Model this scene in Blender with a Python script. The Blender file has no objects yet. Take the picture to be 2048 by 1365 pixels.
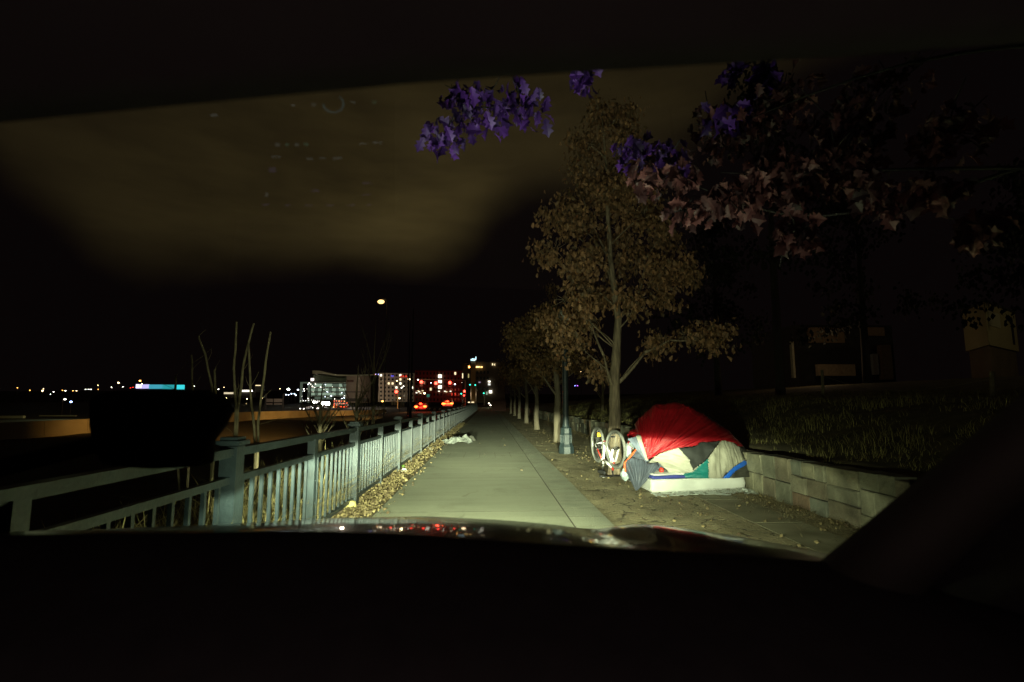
import bpy, math, random
from mathutils import Vector, Matrix, noise
random.seed(7)
R = math.radians
scene = bpy.context.scene
COL = scene.collection

# ------------------------------------------------------------------ camera geometry
H = 1.5
FPX = 1024.0
YAW = math.atan(47/1024*math.cos(math.atan(120.5/1024)))
PIT = math.atan(120.5/1024)
_F = Vector((math.sin(YAW)*math.cos(PIT), math.cos(YAW)*math.cos(PIT), math.sin(PIT)))
_R = Vector((math.cos(YAW), -math.sin(YAW), 0))
_U = _R.cross(_F)
CAM = Vector((0, 0, H))

def ray(px, py):
    return _F + _R*((px-1024)/FPX) - _U*((py-682.5)/FPX)
def G(px, py, z=0.0):
    d = ray(px, py); t = (z-H)/d.z
    return CAM + d*t
def AY(px, py, Y):
    d = ray(px, py); return CAM + d*(Y/d.y)
def proj(P):
    v = Vector(P)-CAM; c = v.dot(_F)
    return 1024+FPX*v.dot(_R)/c, 682.5-FPX*v.dot(_U)/c

def sm(t):
    t = max(0.0, min(1.0, t)); return t*t*(3-2*t)
def lerp(a, b, t): return a+(b-a)*t
def interp(tab, x):
    if x <= tab[0][0]: return tab[0][1]
    for (a, b), (c, d) in zip(tab, tab[1:]):
        if x <= c: return b+(d-b)*(x-a)/(c-a)
    return tab[-1][1]

# ------------------------------------------------------------------ materials
def nt(m):
    m.use_nodes = True
    return m.node_tree.nodes, m.node_tree.links
def mat(name, base, rough=0.7, var=0.25, scale=6.0, bump=0.0, bscale=40.0, metal=0.0, dark=None, stretch=(1, 1, 1), island=False, trans=0.0, spec=0.5):
    m = bpy.data.materials.new(name)
    N, L = nt(m)
    p = N['Principled BSDF']
    p.inputs['Roughness'].default_value = rough
    p.inputs['Metallic'].default_value = metal
    p.inputs['Specular IOR Level'].default_value = spec
    dark = dark or tuple(c*(1-var) for c in base)
    mix = N.new('ShaderNodeMix'); mix.data_type = 'RGBA'
    mix.inputs['A'].default_value = (*dark, 1); mix.inputs['B'].default_value = (*base, 1)
    tc = N.new('ShaderNodeTexCoord'); mp = N.new('ShaderNodeMapping')
    mp.inputs['Scale'].default_value = stretch
    L.new(tc.outputs['Object'], mp.inputs['Vector'])
    if island:
        g = N.new('ShaderNodeNewGeometry')
        L.new(g.outputs['Random Per Island'], mix.inputs['Factor'])
    else:
        n = N.new('ShaderNodeTexNoise'); n.inputs['Scale'].default_value = scale; n.inputs['Detail'].default_value = 6
        L.new(mp.outputs['Vector'], n.inputs['Vector'])
        mr = N.new('ShaderNodeMapRange'); mr.inputs['From Min'].default_value = .3; mr.inputs['From Max'].default_value = .7
        L.new(n.outputs['Fac'], mr.inputs['Value']); L.new(mr.outputs['Result'], mix.inputs['Factor'])
    L.new(mix.outputs['Result'], p.inputs['Base Color'])
    if bump:
        b = N.new('ShaderNodeBump'); b.inputs['Strength'].default_value = bump; b.inputs['Distance'].default_value = .02
        n2 = N.new('ShaderNodeTexNoise'); n2.inputs['Scale'].default_value = bscale; n2.inputs['Detail'].default_value = 5
        L.new(mp.outputs['Vector'], n2.inputs['Vector']); L.new(n2.outputs['Fac'], b.inputs['Height'])
        L.new(b.outputs['Normal'], p.inputs['Normal'])
    if trans:
        t = N.new('ShaderNodeBsdfTranslucent'); ms = N.new('ShaderNodeMixShader'); ms.inputs[0].default_value = trans
        L.new(mix.outputs['Result'], t.inputs['Color'])
        L.new(p.outputs[0], ms.inputs[1]); L.new(t.outputs[0], ms.inputs[2])
        L.new(ms.outputs[0], N['Material Output'].inputs['Surface'])
    return m
def emit(name, col, s):
    m = bpy.data.materials.new(name); N, L = nt(m)
    p = N['Principled BSDF']
    p.inputs['Base Color'].default_value = (.02, .02, .02, 1)
    p.inputs['Emission Color'].default_value = (*col, 1)
    p.inputs['Emission Strength'].default_value = s
    m.cycles.emission_sampling = 'NONE'
    return m

# ------------------------------------------------------------------ mesh builder
class MB:
    def __init__(s): s.v = []; s.f = []
    def add(s, vs, fs):
        o = len(s.v); s.v += [tuple(v) for v in vs]; s.f += [tuple(i+o for i in f) for f in fs]
    def box(s, c, d, rz=0.0, M=None):
        hx, hy, hz = d[0]/2, d[1]/2, d[2]/2
        cs, sn = math.cos(rz), math.sin(rz)
        vs = []
        for z in (-hz, hz):
            for x, y in ((-hx, -hy), (hx, -hy), (hx, hy), (-hx, hy)):
                p = Vector((x*cs-y*sn, x*sn+y*cs, z))
                if M: p = M @ Vector((x, y, z))
                vs.append((p.x+c[0], p.y+c[1], p.z+c[2]))
        s.add(vs, [(3, 2, 1, 0), (4, 5, 6, 7), (0, 1, 5, 4), (1, 2, 6, 5), (2, 3, 7, 6), (3, 0, 4, 7)])
    def bar(s, a, b, w, h):
        a = Vector(a); b = Vector(b); d = (b-a).normalized()
        up = Vector((0, 0, 1)) if abs(d.z) < .9 else Vector((0, 1, 0))
        sx = d.cross(up).normalized(); sy = sx.cross(d)
        vs = [q+sx*i*w/2+sy*j*h/2 for q in (a, b) for i, j in ((-1, -1), (1, -1), (1, 1), (-1, 1))]
        s.add(vs, [(0, 1, 2, 3), (7, 6, 5, 4), (1, 0, 4, 5), (2, 1, 5, 6), (3, 2, 6, 7), (0, 3, 7, 4)])
    def tube(s, pts, rad, n=8, cap=True, wob=0.0):
        pts = [Vector(p) for p in pts]
        if not hasattr(rad, '__len__'): rad = [rad]*len(pts)
        o = len(s.v); prev = None
        for i, p in enumerate(pts):
            d = (pts[min(i+1, len(pts)-1)]-pts[max(i-1, 0)]).normalized()
            if prev is None:
                sx = d.orthogonal().normalized()
            else:
                sx = (prev-d*prev.dot(d)).normalized()
            prev = sx; sy = d.cross(sx)
            for k in range(n):
                a = 2*math.pi*k/n
                r = rad[i]*(1+wob*(random.random()-.5))
                s.v.append(tuple(p+sx*math.cos(a)*r+sy*math.sin(a)*r))
        for i in range(len(pts)-1):
            for k in range(n):
                k2 = (k+1) % n
                s.f.append((o+i*n+k, o+i*n+k2, o+(i+1)*n+k2, o+(i+1)*n+k))
        if cap:
            s.f.append(tuple(o+k for k in reversed(range(n)))); s.f.append(tuple(o+(len(pts)-1)*n+k for k in range(n)))
    def lathe(s, c, prof, n=16, sq=None):
        o = len(s.v)
        for r, z in prof:
            for k in range(n):
                a = 2*math.pi*(k+.5)/n
                s.v.append((c[0]+r*math.cos(a), c[1]+r*math.sin(a), c[2]+z))
        for i in range(len(prof)-1):
            for k in range(n):
                k2 = (k+1) % n
                s.f.append((o+i*n+k, o+i*n+k2, o+(i+1)*n+k2, o+(i+1)*n+k))
        s.f.append(tuple(o+k for k in reversed(range(n)))); s.f.append(tuple(o+(len(prof)-1)*n+k for k in range(n)))
    def torus(s, c, ax, Rr, r, n=40, m=8, u=None):
        ax = Vector(ax).normalized(); u = ax.orthogonal().normalized(); w = ax.cross(u); c = Vector(c)
        o = len(s.v)
        for i in range(n):
            a = 2*math.pi*i/n; rd = u*math.cos(a)+w*math.sin(a)
            for j in range(m):
                b = 2*math.pi*j/m
                s.v.append(tuple(c+rd*(Rr+r*math.cos(b))+ax*r*math.sin(b)))
        for i in range(n):
            for j in range(m):
                s.f.append((o+i*m+j, o+((i+1) % n)*m+j, o+((i+1) % n)*m+(j+1) % m, o+i*m+(j+1) % m))
    def ball(s, c, r, nu=10, nv=6, amp=0.0, seed=0, sz=(1, 1, 1)):
        o = len(s.v)
        for i in range(nv+1):
            t = math.pi*i/nv
            for k in range(nu):
                a = 2*math.pi*k/nu
                d = Vector((math.sin(t)*math.cos(a), math.sin(t)*math.sin(a), math.cos(t)))
                q = 1+amp*noise.noise(d*2.3+Vector((seed, 0, 0)))
                s.v.append((c[0]+d.x*r*q*sz[0], c[1]+d.y*r*q*sz[1], c[2]+d.z*r*q*sz[2]))
        for i in range(nv):
            for k in range(nu):
                k2 = (k+1) % nu
                s.f.append((o+i*nu+k, o+(i+1)*nu+k, o+(i+1)*nu+k2, o+i*nu+k2))
    def build(s, name, m, parent=None, smooth=False, loc=None):
        me = bpy.data.meshes.new(name)
        vs = s.v
        if loc is not None:
            vs = [(v[0]-loc[0], v[1]-loc[1], v[2]-loc[2]) for v in vs]
        me.from_pydata(vs, [], s.f); me.validate(); me.update()
        if smooth:
            for p in me.polygons: p.use_smooth = True
        ms = m if isinstance(m, (list, tuple)) else [m]
        for q in ms: me.materials.append(q)
        o = bpy.data.objects.new(name, me); COL.objects.link(o)
        if loc is not None: o.location = loc
        if parent is not None:
            o.parent = parent
            if loc is None and getattr(parent, 'type', '') == 'MESH' or parent.location.length > 0:
                o.matrix_parent_inverse = Matrix.Translation(-Vector(root_loc(parent)))
        return o
def root_loc(o):
    v = Vector(o.location)
    # parts are built in world coordinates: undo every offset above them
    if o.parent is not None and o.type == 'MESH' and o.location.length == 0:
        return Vector((0, 0, 0))
    return v
def tag(o, label=None, cat=None, group=None, kind=None):
    if label: o['label'] = label
    if cat: o['category'] = cat
    if group: o['group'] = group
    if kind: o['kind'] = kind
    return o
def empty(name, loc, label, cat, group=None):
    o = bpy.data.objects.new(name, None); COL.objects.link(o); o.location = loc; o.empty_display_size = .2
    return tag(o, label, cat, group)
def copy_tree(o, parent=None):
    c = o.copy(); COL.objects.link(c)
    if parent is not None: c.parent = parent
    for ch in [x for x in bpy.data.objects if x.parent == o and x.name in KIDS.get(o.name, ())]:
        copy_tree(ch, c)
    return c
KIDS = {}
def dup(o, parent=None):
    kids = list(o.children)
    c = o.copy(); COL.objects.link(c)
    if parent is not None: c.parent = parent
    for k in kids: dup(k, c)
    return c

def obj_local(name, mb, m, parent, smooth=False):
    """a part whose mesh coordinates are local to its (unrotated or rotated) parent"""
    me = bpy.data.meshes.new(name); me.from_pydata([tuple(v) for v in mb.v], [], mb.f); me.validate(); me.update()
    if smooth:
        for p in me.polygons: p.use_smooth = True
    for q in (m if isinstance(m, (list, tuple)) else [m]): me.materials.append(q)
    o = bpy.data.objects.new(name, me); COL.objects.link(o)
    if parent is not None: o.parent = parent
    return o
def part(name, mb, m, parent, origin=None, smooth=False):
    """mesh given in world coordinates, parent has no rotation; origin = parent's world position"""
    if origin is None:
        origin = Vector((0, 0, 0)); q = parent
        while q is not None:
            origin = origin+Vector(q.location); q = q.parent
    mb.v = [(v[0]-origin[0], v[1]-origin[1], v[2]-origin[2]) for v in mb.v]
    return obj_local(name, mb, m, parent, smooth)
def solo(name, mb, m, label, cat, group=None, smooth=False, origin=None, kind=None):
    if origin is None:
        n = len(mb.v); origin = (sum(v[0] for v in mb.v)/n, sum(v[1] for v in mb.v)/n, min(v[2] for v in mb.v))
    mb.v = [(v[0]-origin[0], v[1]-origin[1], v[2]-origin[2]) for v in mb.v]
    o = obj_local(name, mb, m, None, smooth); o.location = origin
    return tag(o, label, cat, group, kind)
def struct(name, mb, m, smooth=False, kind='structure'):
    o = obj_local(name, mb, m, None, smooth); o['kind'] = kind
    return o

# ------------------------------------------------------------------ palette
M_paint = mat('teal_paint', (.024, .039, .044), .5, .5, 5, .2, 45, dark=(.010, .017, .019))
M_concrete = None
M_bark = mat('bark', (.30, .235, .155), .9, .45, 16, 1.0, 34, stretch=(1, 1, .18), dark=(.09, .07, .045))
M_bark_dark = mat('bark_far', (.25, .21, .145), .9, .4, 9, .6, 22, stretch=(1, 1, .25))
M_leaf = mat('brown_oak_leaf', (.37, .205, .10), .6, .5, island=True, dark=(.075, .05, .022), trans=.2)
M_leaf2 = mat('olive_leaf', (.34, .20, .09), .6, .5, island=True, dark=(.08, .055, .02), trans=.2)
M_leaf_mauve = mat('mauve_leaf', (.13, .046, .050), .6, .5, island=True, dark=(.014, .006, .010), trans=.2)  # brown leaf with a purple light tint put into its colour
M_leaf_violet = mat('violet_leaf', (.075, .018, .24), .6, .5, island=True, dark=(.012, .004, .05), trans=.2)  # violet light on the leaves painted into their colour
M_litter = mat('dry_leaf', (.27, .215, .095), .8, .6, island=True, dark=(.06, .04, .018))
M_grass = mat('dry_grass', (.48, .43, .15), .8, .6, island=True, dark=(.12, .11, .035), trans=.15)
M_brush = mat('dry_brush', (.66, .56, .24), .8, .6, island=True, dark=(.12, .09, .03), trans=.15)
M_black = mat('black_plastic', (.03, .027, .028), .95, .2, 20, spec=.04)
M_rubber = mat('rubber', (.03, .03, .03), .8, .2, 30)
M_white = mat('white_paint', (.85, .86, .82), .4, .08, 12)
M_red = mat('red_paint', (.62, .05, .03), .4, .15, 12)
M_steel = mat('brushed_steel', (.34, .34, .34), .35, .1, 30, metal=.9)
M_dark = mat('dark_wall', (.05, .045, .04), .8, .3, 2)

# ------------------------------------------------------------------ world
w = bpy.data.worlds.new('World'); scene.world = w; w.use_nodes = True
WN, WL = w.node_tree.nodes, w.node_tree.links
bg = WN['Background']
def wmath(op, a, b=None, clamp=False):
    n = WN.new('ShaderNodeMath'); n.operation = op; n.use_clamp = clamp
    for i, v in enumerate((a, b)):
        if v is None: continue
        if isinstance(v, (int, float)): n.inputs[i].default_value = v
        else: WL.new(v, n.inputs[i])
    return n.outputs[0]
tc = WN.new('ShaderNodeTexCoord'); sx = WN.new('ShaderNodeSeparateXYZ'); WL.new(tc.outputs['Generated'], sx.inputs[0])
# azimuth and elevation of the view direction: a lit cloud sheet lies over the town in the north
ay_ = wmath('MAXIMUM', sx.outputs['Y'], .05)
u_ = wmath('DIVIDE', sx.outputs['X'], ay_); v_ = wmath('DIVIDE', sx.outputs['Z'], ay_)
ns = WN.new('ShaderNodeTexNoise'); ns.inputs['Scale'].default_value = 3.2; ns.inputs['Detail'].default_value = 4
WL.new(tc.outputs['Generated'], ns.inputs['Vector'])
nz = wmath('SUBTRACT', ns.outputs['Fac'], .5)
cr = WN.new('ShaderNodeFloatCurve'); cv = cr.mapping.curves[0]
# cloud foot over u in [-1,1] (x = (u+1)/2), y = elevation
pts = []
for _px, _py in ((-60, 330), (0, 370), (120, 480), (230, 556), (400, 566), (600, 556), (720, 545), (830, 530), (930, 500), (1000, 448), (1080, 412), (1200, 385), (1330, 330), (1500, 200)):
    _d = ray(_px, _py); pts.append(((_d.x/_d.y+1)/2, _d.z/_d.y))
pts = [(0, pts[0][1]+.05)]+[q for q in pts if .01 < q[0] < .99]+[(1, .8)]
cv.points[0].location = pts[0]; cv.points[1].location = pts[-1]
for q in pts[1:-1]: cv.points.new(*q)
cr.mapping.update()
WL.new(wmath('MULTIPLY_ADD', u_, .5), cr.inputs['Value'])
for l in list(WL):
    pass
n_ = [x for x in WN if x.type == 'MATH' and x.operation == 'MULTIPLY_ADD'][0]; n_.inputs[2].default_value = .5
foot = wmath('ADD', cr.outputs[0], wmath('MULTIPLY', nz, .16))
dv = wmath('SUBTRACT', v_, foot)
edge = WN.new('ShaderNodeMapRange'); edge.interpolation_type = 'SMOOTHSTEP'
edge.inputs['From Min'].default_value = -.03; edge.inputs['From Max'].default_value = .12
WL.new(dv, edge.inputs['Value'])
# brightness falls away from the town glow
du = wmath('ADD', u_, .12); dvv = wmath('SUBTRACT', v_, .30)
r2 = wmath('ADD', wmath('MULTIPLY', du, du), wmath('MULTIPLY', wmath('MULTIPLY', dvv, dvv), 1.6))
glow = wmath('POWER', 2.718, wmath('MULTIPLY', r2, -2.2))
glow2 = wmath('POWER', 2.718, wmath('MULTIPLY', r2, -34.0))
lum = wmath('ADD', wmath('ADD', wmath('MULTIPLY', glow, .0155), .0060), wmath('MULTIPLY', glow2, .024))
mps = WN.new('ShaderNodeMapping'); mps.inputs['Scale'].default_value = (2.2, 2.2, 9.0); mps.inputs['Rotation'].default_value = (0, .22, 0); WL.new(tc.outputs['Generated'], mps.inputs[0])
ns2 = WN.new('ShaderNodeTexNoise'); ns2.inputs['Scale'].default_value = 2.4; ns2.inputs['Detail'].default_value = 7; ns2.inputs['Roughness'].default_value = .6; WL.new(mps.outputs[0], ns2.inputs['Vector'])
nz2 = wmath('SUBTRACT', ns2.outputs['Fac'], .5)
lum = wmath('MULTIPLY', lum, wmath('ADD', wmath('ADD', 1.0, wmath('MULTIPLY', nz, .8)), wmath('MULTIPLY', nz2, 1.3)))
cl = wmath('MULTIPLY', edge.outputs['Result'], lum)
back = wmath('GREATER_THAN', sx.outputs['Y'], .05)
cl = wmath('MULTIPLY', cl, back)
cc = WN.new('ShaderNodeCombineColor')
WL.new(wmath('ADD', wmath('MULTIPLY', cl, 1.03), .0021), cc.inputs[0])
WL.new(wmath('ADD', wmath('MULTIPLY', cl, .76), .0013), cc.inputs[1])
WL.new(wmath('ADD', wmath('MULTIPLY', cl, .24), .0013), cc.inputs[2])
# the night sky itself: sun far below the horizon
sk = WN.new('ShaderNodeTexSky'); sk.sky_type = 'NISHITA'; sk.sun_disc = False; sk.sun_elevation = R(-8); sk.sun_rotation = R(200)
mx = WN.new('ShaderNodeMix'); mx.data_type = 'RGBA'; mx.blend_type = 'ADD'; mx.inputs['Factor'].default_value = .02
WL.new(cc.outputs[0], mx.inputs['A']); WL.new(sk.outputs[0], mx.inputs['B'])
WL.new(mx.outputs['Result'], bg.inputs['Color']); bg.inputs['Strength'].default_value = 1.0

# ------------------------------------------------------------------ terrain
def zt(x, y):
    if x > 4.62:
        z = .58+.95*sm((x-4.62)/4.6)+1.0*sm((x-8.5)/14)
        return z*(1-sm((y-60)/40)) 
    if x > -2.25: return -.02
    rav = -1.25*sm((-2.5-x)/4.2)*(1-sm((y-42)/25))-.3*sm((y-42)/25)*sm((-2.25-x)/2)
    far = -.4-.8*sm((y-48)/70)
    zp = -2.2+(max(110, min(y, 380))-150)*.0126
    far = lerp(far, zp, sm((y-118)/30))
    near_far = lerp(rav, -.3, sm((y-60)/20)*0)
    return lerp(near_far, far, sm((-13-x)/8))
def axis(segs):
    out = []
    for a, b, st in segs:
        n = max(1, round((b-a)/st)); out += [a+(b-a)*i/n for i in range(n)]
    out.append(segs[-1][1]); return out
gx = axis([(-900, -120, 60), (-120, -30, 6), (-30, -8, 1.4), (-8, -2.25, .35), (-2.25, 4.62, 1.2), (4.62, 12, .3), (12, 40, 2), (40, 160, 12), (160, 900, 80)])
gy = axis([(-30, 0, 6), (0, 20, .5), (20, 60, 1.2), (60, 160, 5), (160, 400, 15), (400, 1600, 120)])
mb = MB()
for y in gy:
    for x in gx:
        z = zt(x, y)
        if x > 4.7 or x < -2.4: z += .09*noise.noise(Vector((x*.9, y*.7, 0)))*(1 if y < 80 else 0)
        mb.v.append((x, y, z))
W_ = len(gx)
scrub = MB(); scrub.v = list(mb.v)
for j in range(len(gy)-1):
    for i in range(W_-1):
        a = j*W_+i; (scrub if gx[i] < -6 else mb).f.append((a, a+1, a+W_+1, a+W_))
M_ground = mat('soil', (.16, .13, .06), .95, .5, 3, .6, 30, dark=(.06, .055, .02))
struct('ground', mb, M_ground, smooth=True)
struct('scrubland', scrub, mat('dark_scrub', (.014, .011, .007), .95, .5, 2, .6, 20), smooth=True)  # brush shade put into the ground colour, near black

# concrete path
def band(N, L, val, lo, hi):
    a = N.new('ShaderNodeMath'); a.operation = 'GREATER_THAN'; a.inputs[1].default_value = lo; L.new(val, a.inputs[0])
    b = N.new('ShaderNodeMath'); b.operation = 'LESS_THAN'; b.inputs[1].default_value = hi; L.new(val, b.inputs[0])
    c = N.new('ShaderNodeMath'); c.operation = 'MULTIPLY'; L.new(a.outputs[0], c.inputs[0]); L.new(b.outputs[0], c.inputs[1])
    return c.outputs[0]
def concrete():
    m = bpy.data.materials.new('broomed_concrete'); N, L = nt(m); p = N['Principled BSDF']; p.inputs['Roughness'].default_value = .85
    tc = N.new('ShaderNodeTexCoord')
    mp = N.new('ShaderNodeMapping'); mp.inputs['Scale'].default_value = (.35, 3.5, 1); L.new(tc.outputs['Object'], mp.inputs[0])
    n1 = N.new('ShaderNodeTexNoise'); n1.inputs['Scale'].default_value = 1.2; n1.inputs['Detail'].default_value = 8; n1.inputs['Roughness'].default_value = .65; L.new(mp.outputs[0], n1.inputs['Vector'])
    n2 = N.new('ShaderNodeTexNoise'); n2.inputs['Scale'].default_value = .55; n2.inputs['Detail'].default_value = 5; L.new(tc.outputs['Object'], n2.inputs['Vector'])
    n3 = N.new('ShaderNodeTexNoise'); n3.inputs['Scale'].default_value = 45; n3.inputs['Detail'].default_value = 3; L.new(tc.outputs['Object'], n3.inputs['Vector'])
    r = N.new('ShaderNodeValToRGB'); r.color_ramp.elements[0].position = .25; r.color_ramp.elements[0].color = (.22, .235, .165, 1)
    r.color_ramp.elements[1].position = .75; r.color_ramp.elements[1].color = (.42, .43, .30, 1)
    a = N.new('ShaderNodeMath'); a.operation = 'ADD'; L.new(n1.outputs[0], a.inputs[0]); L.new(n2.outputs[0], a.inputs[1])
    b = N.new('ShaderNodeMath'); b.operation = 'MULTIPLY_ADD'; L.new(n3.outputs[0], b.inputs[0]); b.inputs[1].default_value = .25; b.inputs[2].default_value = -.12
    c = N.new('ShaderNodeMath'); c.operation = 'MULTIPLY_ADD'; L.new(a.outputs[0], c.inputs[0]); c.inputs[1].default_value = .5; L.new(b.outputs[0], c.inputs[2])
    L.new(c.outputs[0], r.inputs[0]); L.new(r.outputs[0], p.inputs['Base Color'])
    vc = N.new('ShaderNodeTexVoronoi'); vc.feature = 'DISTANCE_TO_EDGE'; vc.inputs['Scale'].default_value = .42
    wn = N.new('ShaderNodeTexNoise'); wn.inputs['Scale'].default_value = 2.2; wn.inputs['Detail'].default_value = 5; L.new(tc.outputs['Object'], wn.inputs['Vector'])
    wx = N.new('ShaderNodeMix'); wx.data_type = 'VECTOR'; wx.inputs['Factor'].default_value = .35; L.new(tc.outputs['Object'], wx.inputs['A']); L.new(wn.outputs['Color'], wx.inputs['B']); L.new(wx.outputs['Result'], vc.inputs['Vector'])
    cm = N.new('ShaderNodeMapRange'); cm.inputs['From Max'].default_value = .008; cm.inputs['To Min'].default_value = .55; cm.inputs['To Max'].default_value = 0; L.new(vc.outputs['Distance'], cm.inputs['Value'])
    gm = N.new('ShaderNodeMapRange'); gm.inputs['From Min'].default_value = .50; gm.inputs['From Max'].default_value = .58; L.new(n2.outputs[0], gm.inputs['Value'])
    cg = N.new('ShaderNodeMath'); cg.operation = 'MULTIPLY'; L.new(cm.outputs[0], cg.inputs[0]); L.new(gm.outputs[0], cg.inputs[1])
    sv = N.new('ShaderNodeTexVoronoi'); sv.inputs['Scale'].default_value = 2.6; L.new(tc.outputs['Object'], sv.inputs['Vector'])
    sp = N.new('ShaderNodeMapRange'); sp.inputs['From Min'].default_value = .045; sp.inputs['From Max'].default_value = .075; sp.inputs['To Min'].default_value = .5; sp.inputs['To Max'].default_value = 0; L.new(sv.outputs['Distance'], sp.inputs['Value'])
    st = N.new('ShaderNodeTexNoise'); st.inputs['Scale'].default_value = .9; st.inputs['Detail'].default_value = 8; st.inputs['Roughness'].default_value = .7; st.inputs['Distortion'].default_value = .6; L.new(tc.outputs['Object'], st.inputs['Vector'])
    sr = N.new('ShaderNodeMapRange'); sr.inputs['From Min'].default_value = .56; sr.inputs['From Max'].default_value = .72; sr.inputs['To Max'].default_value = .42; L.new(st.outputs[0], sr.inputs['Value'])
    s1 = N.new('ShaderNodeMath'); s1.operation = 'MAXIMUM'; L.new(cg.outputs[0], s1.inputs[0]); L.new(sp.outputs[0], s1.inputs[1])
    s2_ = N.new('ShaderNodeMath'); s2_.operation = 'MAXIMUM'; L.new(s1.outputs[0], s2_.inputs[0]); L.new(sr.outputs[0], s2_.inputs[1])
    dm = N.new('ShaderNodeMix'); dm.data_type = 'RGBA'; L.new(s2_.outputs[0], dm.inputs['Factor']); L.new(r.outputs[0], dm.inputs['A']); dm.inputs['B'].default_value = (.10, .10, .065, 1); L.new(dm.outputs['Result'], p.inputs['Base Color'])
    bp = N.new('ShaderNodeBump'); bp.inputs['Strength'].default_value = .35; bp.inputs['Distance'].default_value = .006
    mp2 = N.new('ShaderNodeMapping'); mp2.inputs['Scale'].default_value = (1.5, 60, 1); L.new(tc.outputs['Object'], mp2.inputs[0])
    n4 = N.new('ShaderNodeTexNoise'); n4.inputs['Scale'].default_value = 1.5; n4.inputs['Detail'].default_value = 4; L.new(mp2.outputs[0], n4.inputs['Vector'])
    L.new(n4.outputs[0], bp.inputs['Height']); L.new(bp.outputs[0], p.inputs['Normal'])
    return m
M_concrete = concrete()
mb = MB(); mb.box((0, 65, .0048), (3.04, 134, .0135)); struct('path_bed', mb, mat('joint_dirt', (.07, .06, .035), .95))
# slabs with real open joints: main field and a scored border course on the right
mb = MB()
def slab(mb, x0, x1, y0, y1, z=.012, t=.012, g=.006, rows=1):
    for i in range(rows):
        a = lerp(y0, y1, i/rows); b = lerp(y0, y1, (i+1)/rows)
        mb.box(((x0+x1)/2, (a+b)/2, z-t/2), (x1-x0-g, b-a-g, t))
ys = [-2, 2.6, 7.2, 13.95, 15.35, 20.2, 25.6, 26.4, 31.8, 37, 42, 47, 54, 62, 72, 84, 98, 114, 132]
for a, b in zip(ys, ys[1:]):
    thin = b-a < 1.5
    if thin:
        for k in range(6): slab(mb, -1.51+k*.425, -1.51+(k+1)*.425, a, b, g=.007)
    else: slab(mb, -1.51, 1.04, a, b, g=.02)
path = struct('path', mb, M_concrete)
mb = MB()
y = -2.0
while y < 132:
    st = .52 if y < 40 else 4
    slab(mb, 1.04, 1.53, y, y+st, g=.018); y += st
M_border = mat('border_pavers', (.36, .375, .265), .85, .35, 2.2, .3, 50, dark=(.24, .255, .185))
struct('path_border', mb, M_border)

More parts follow.
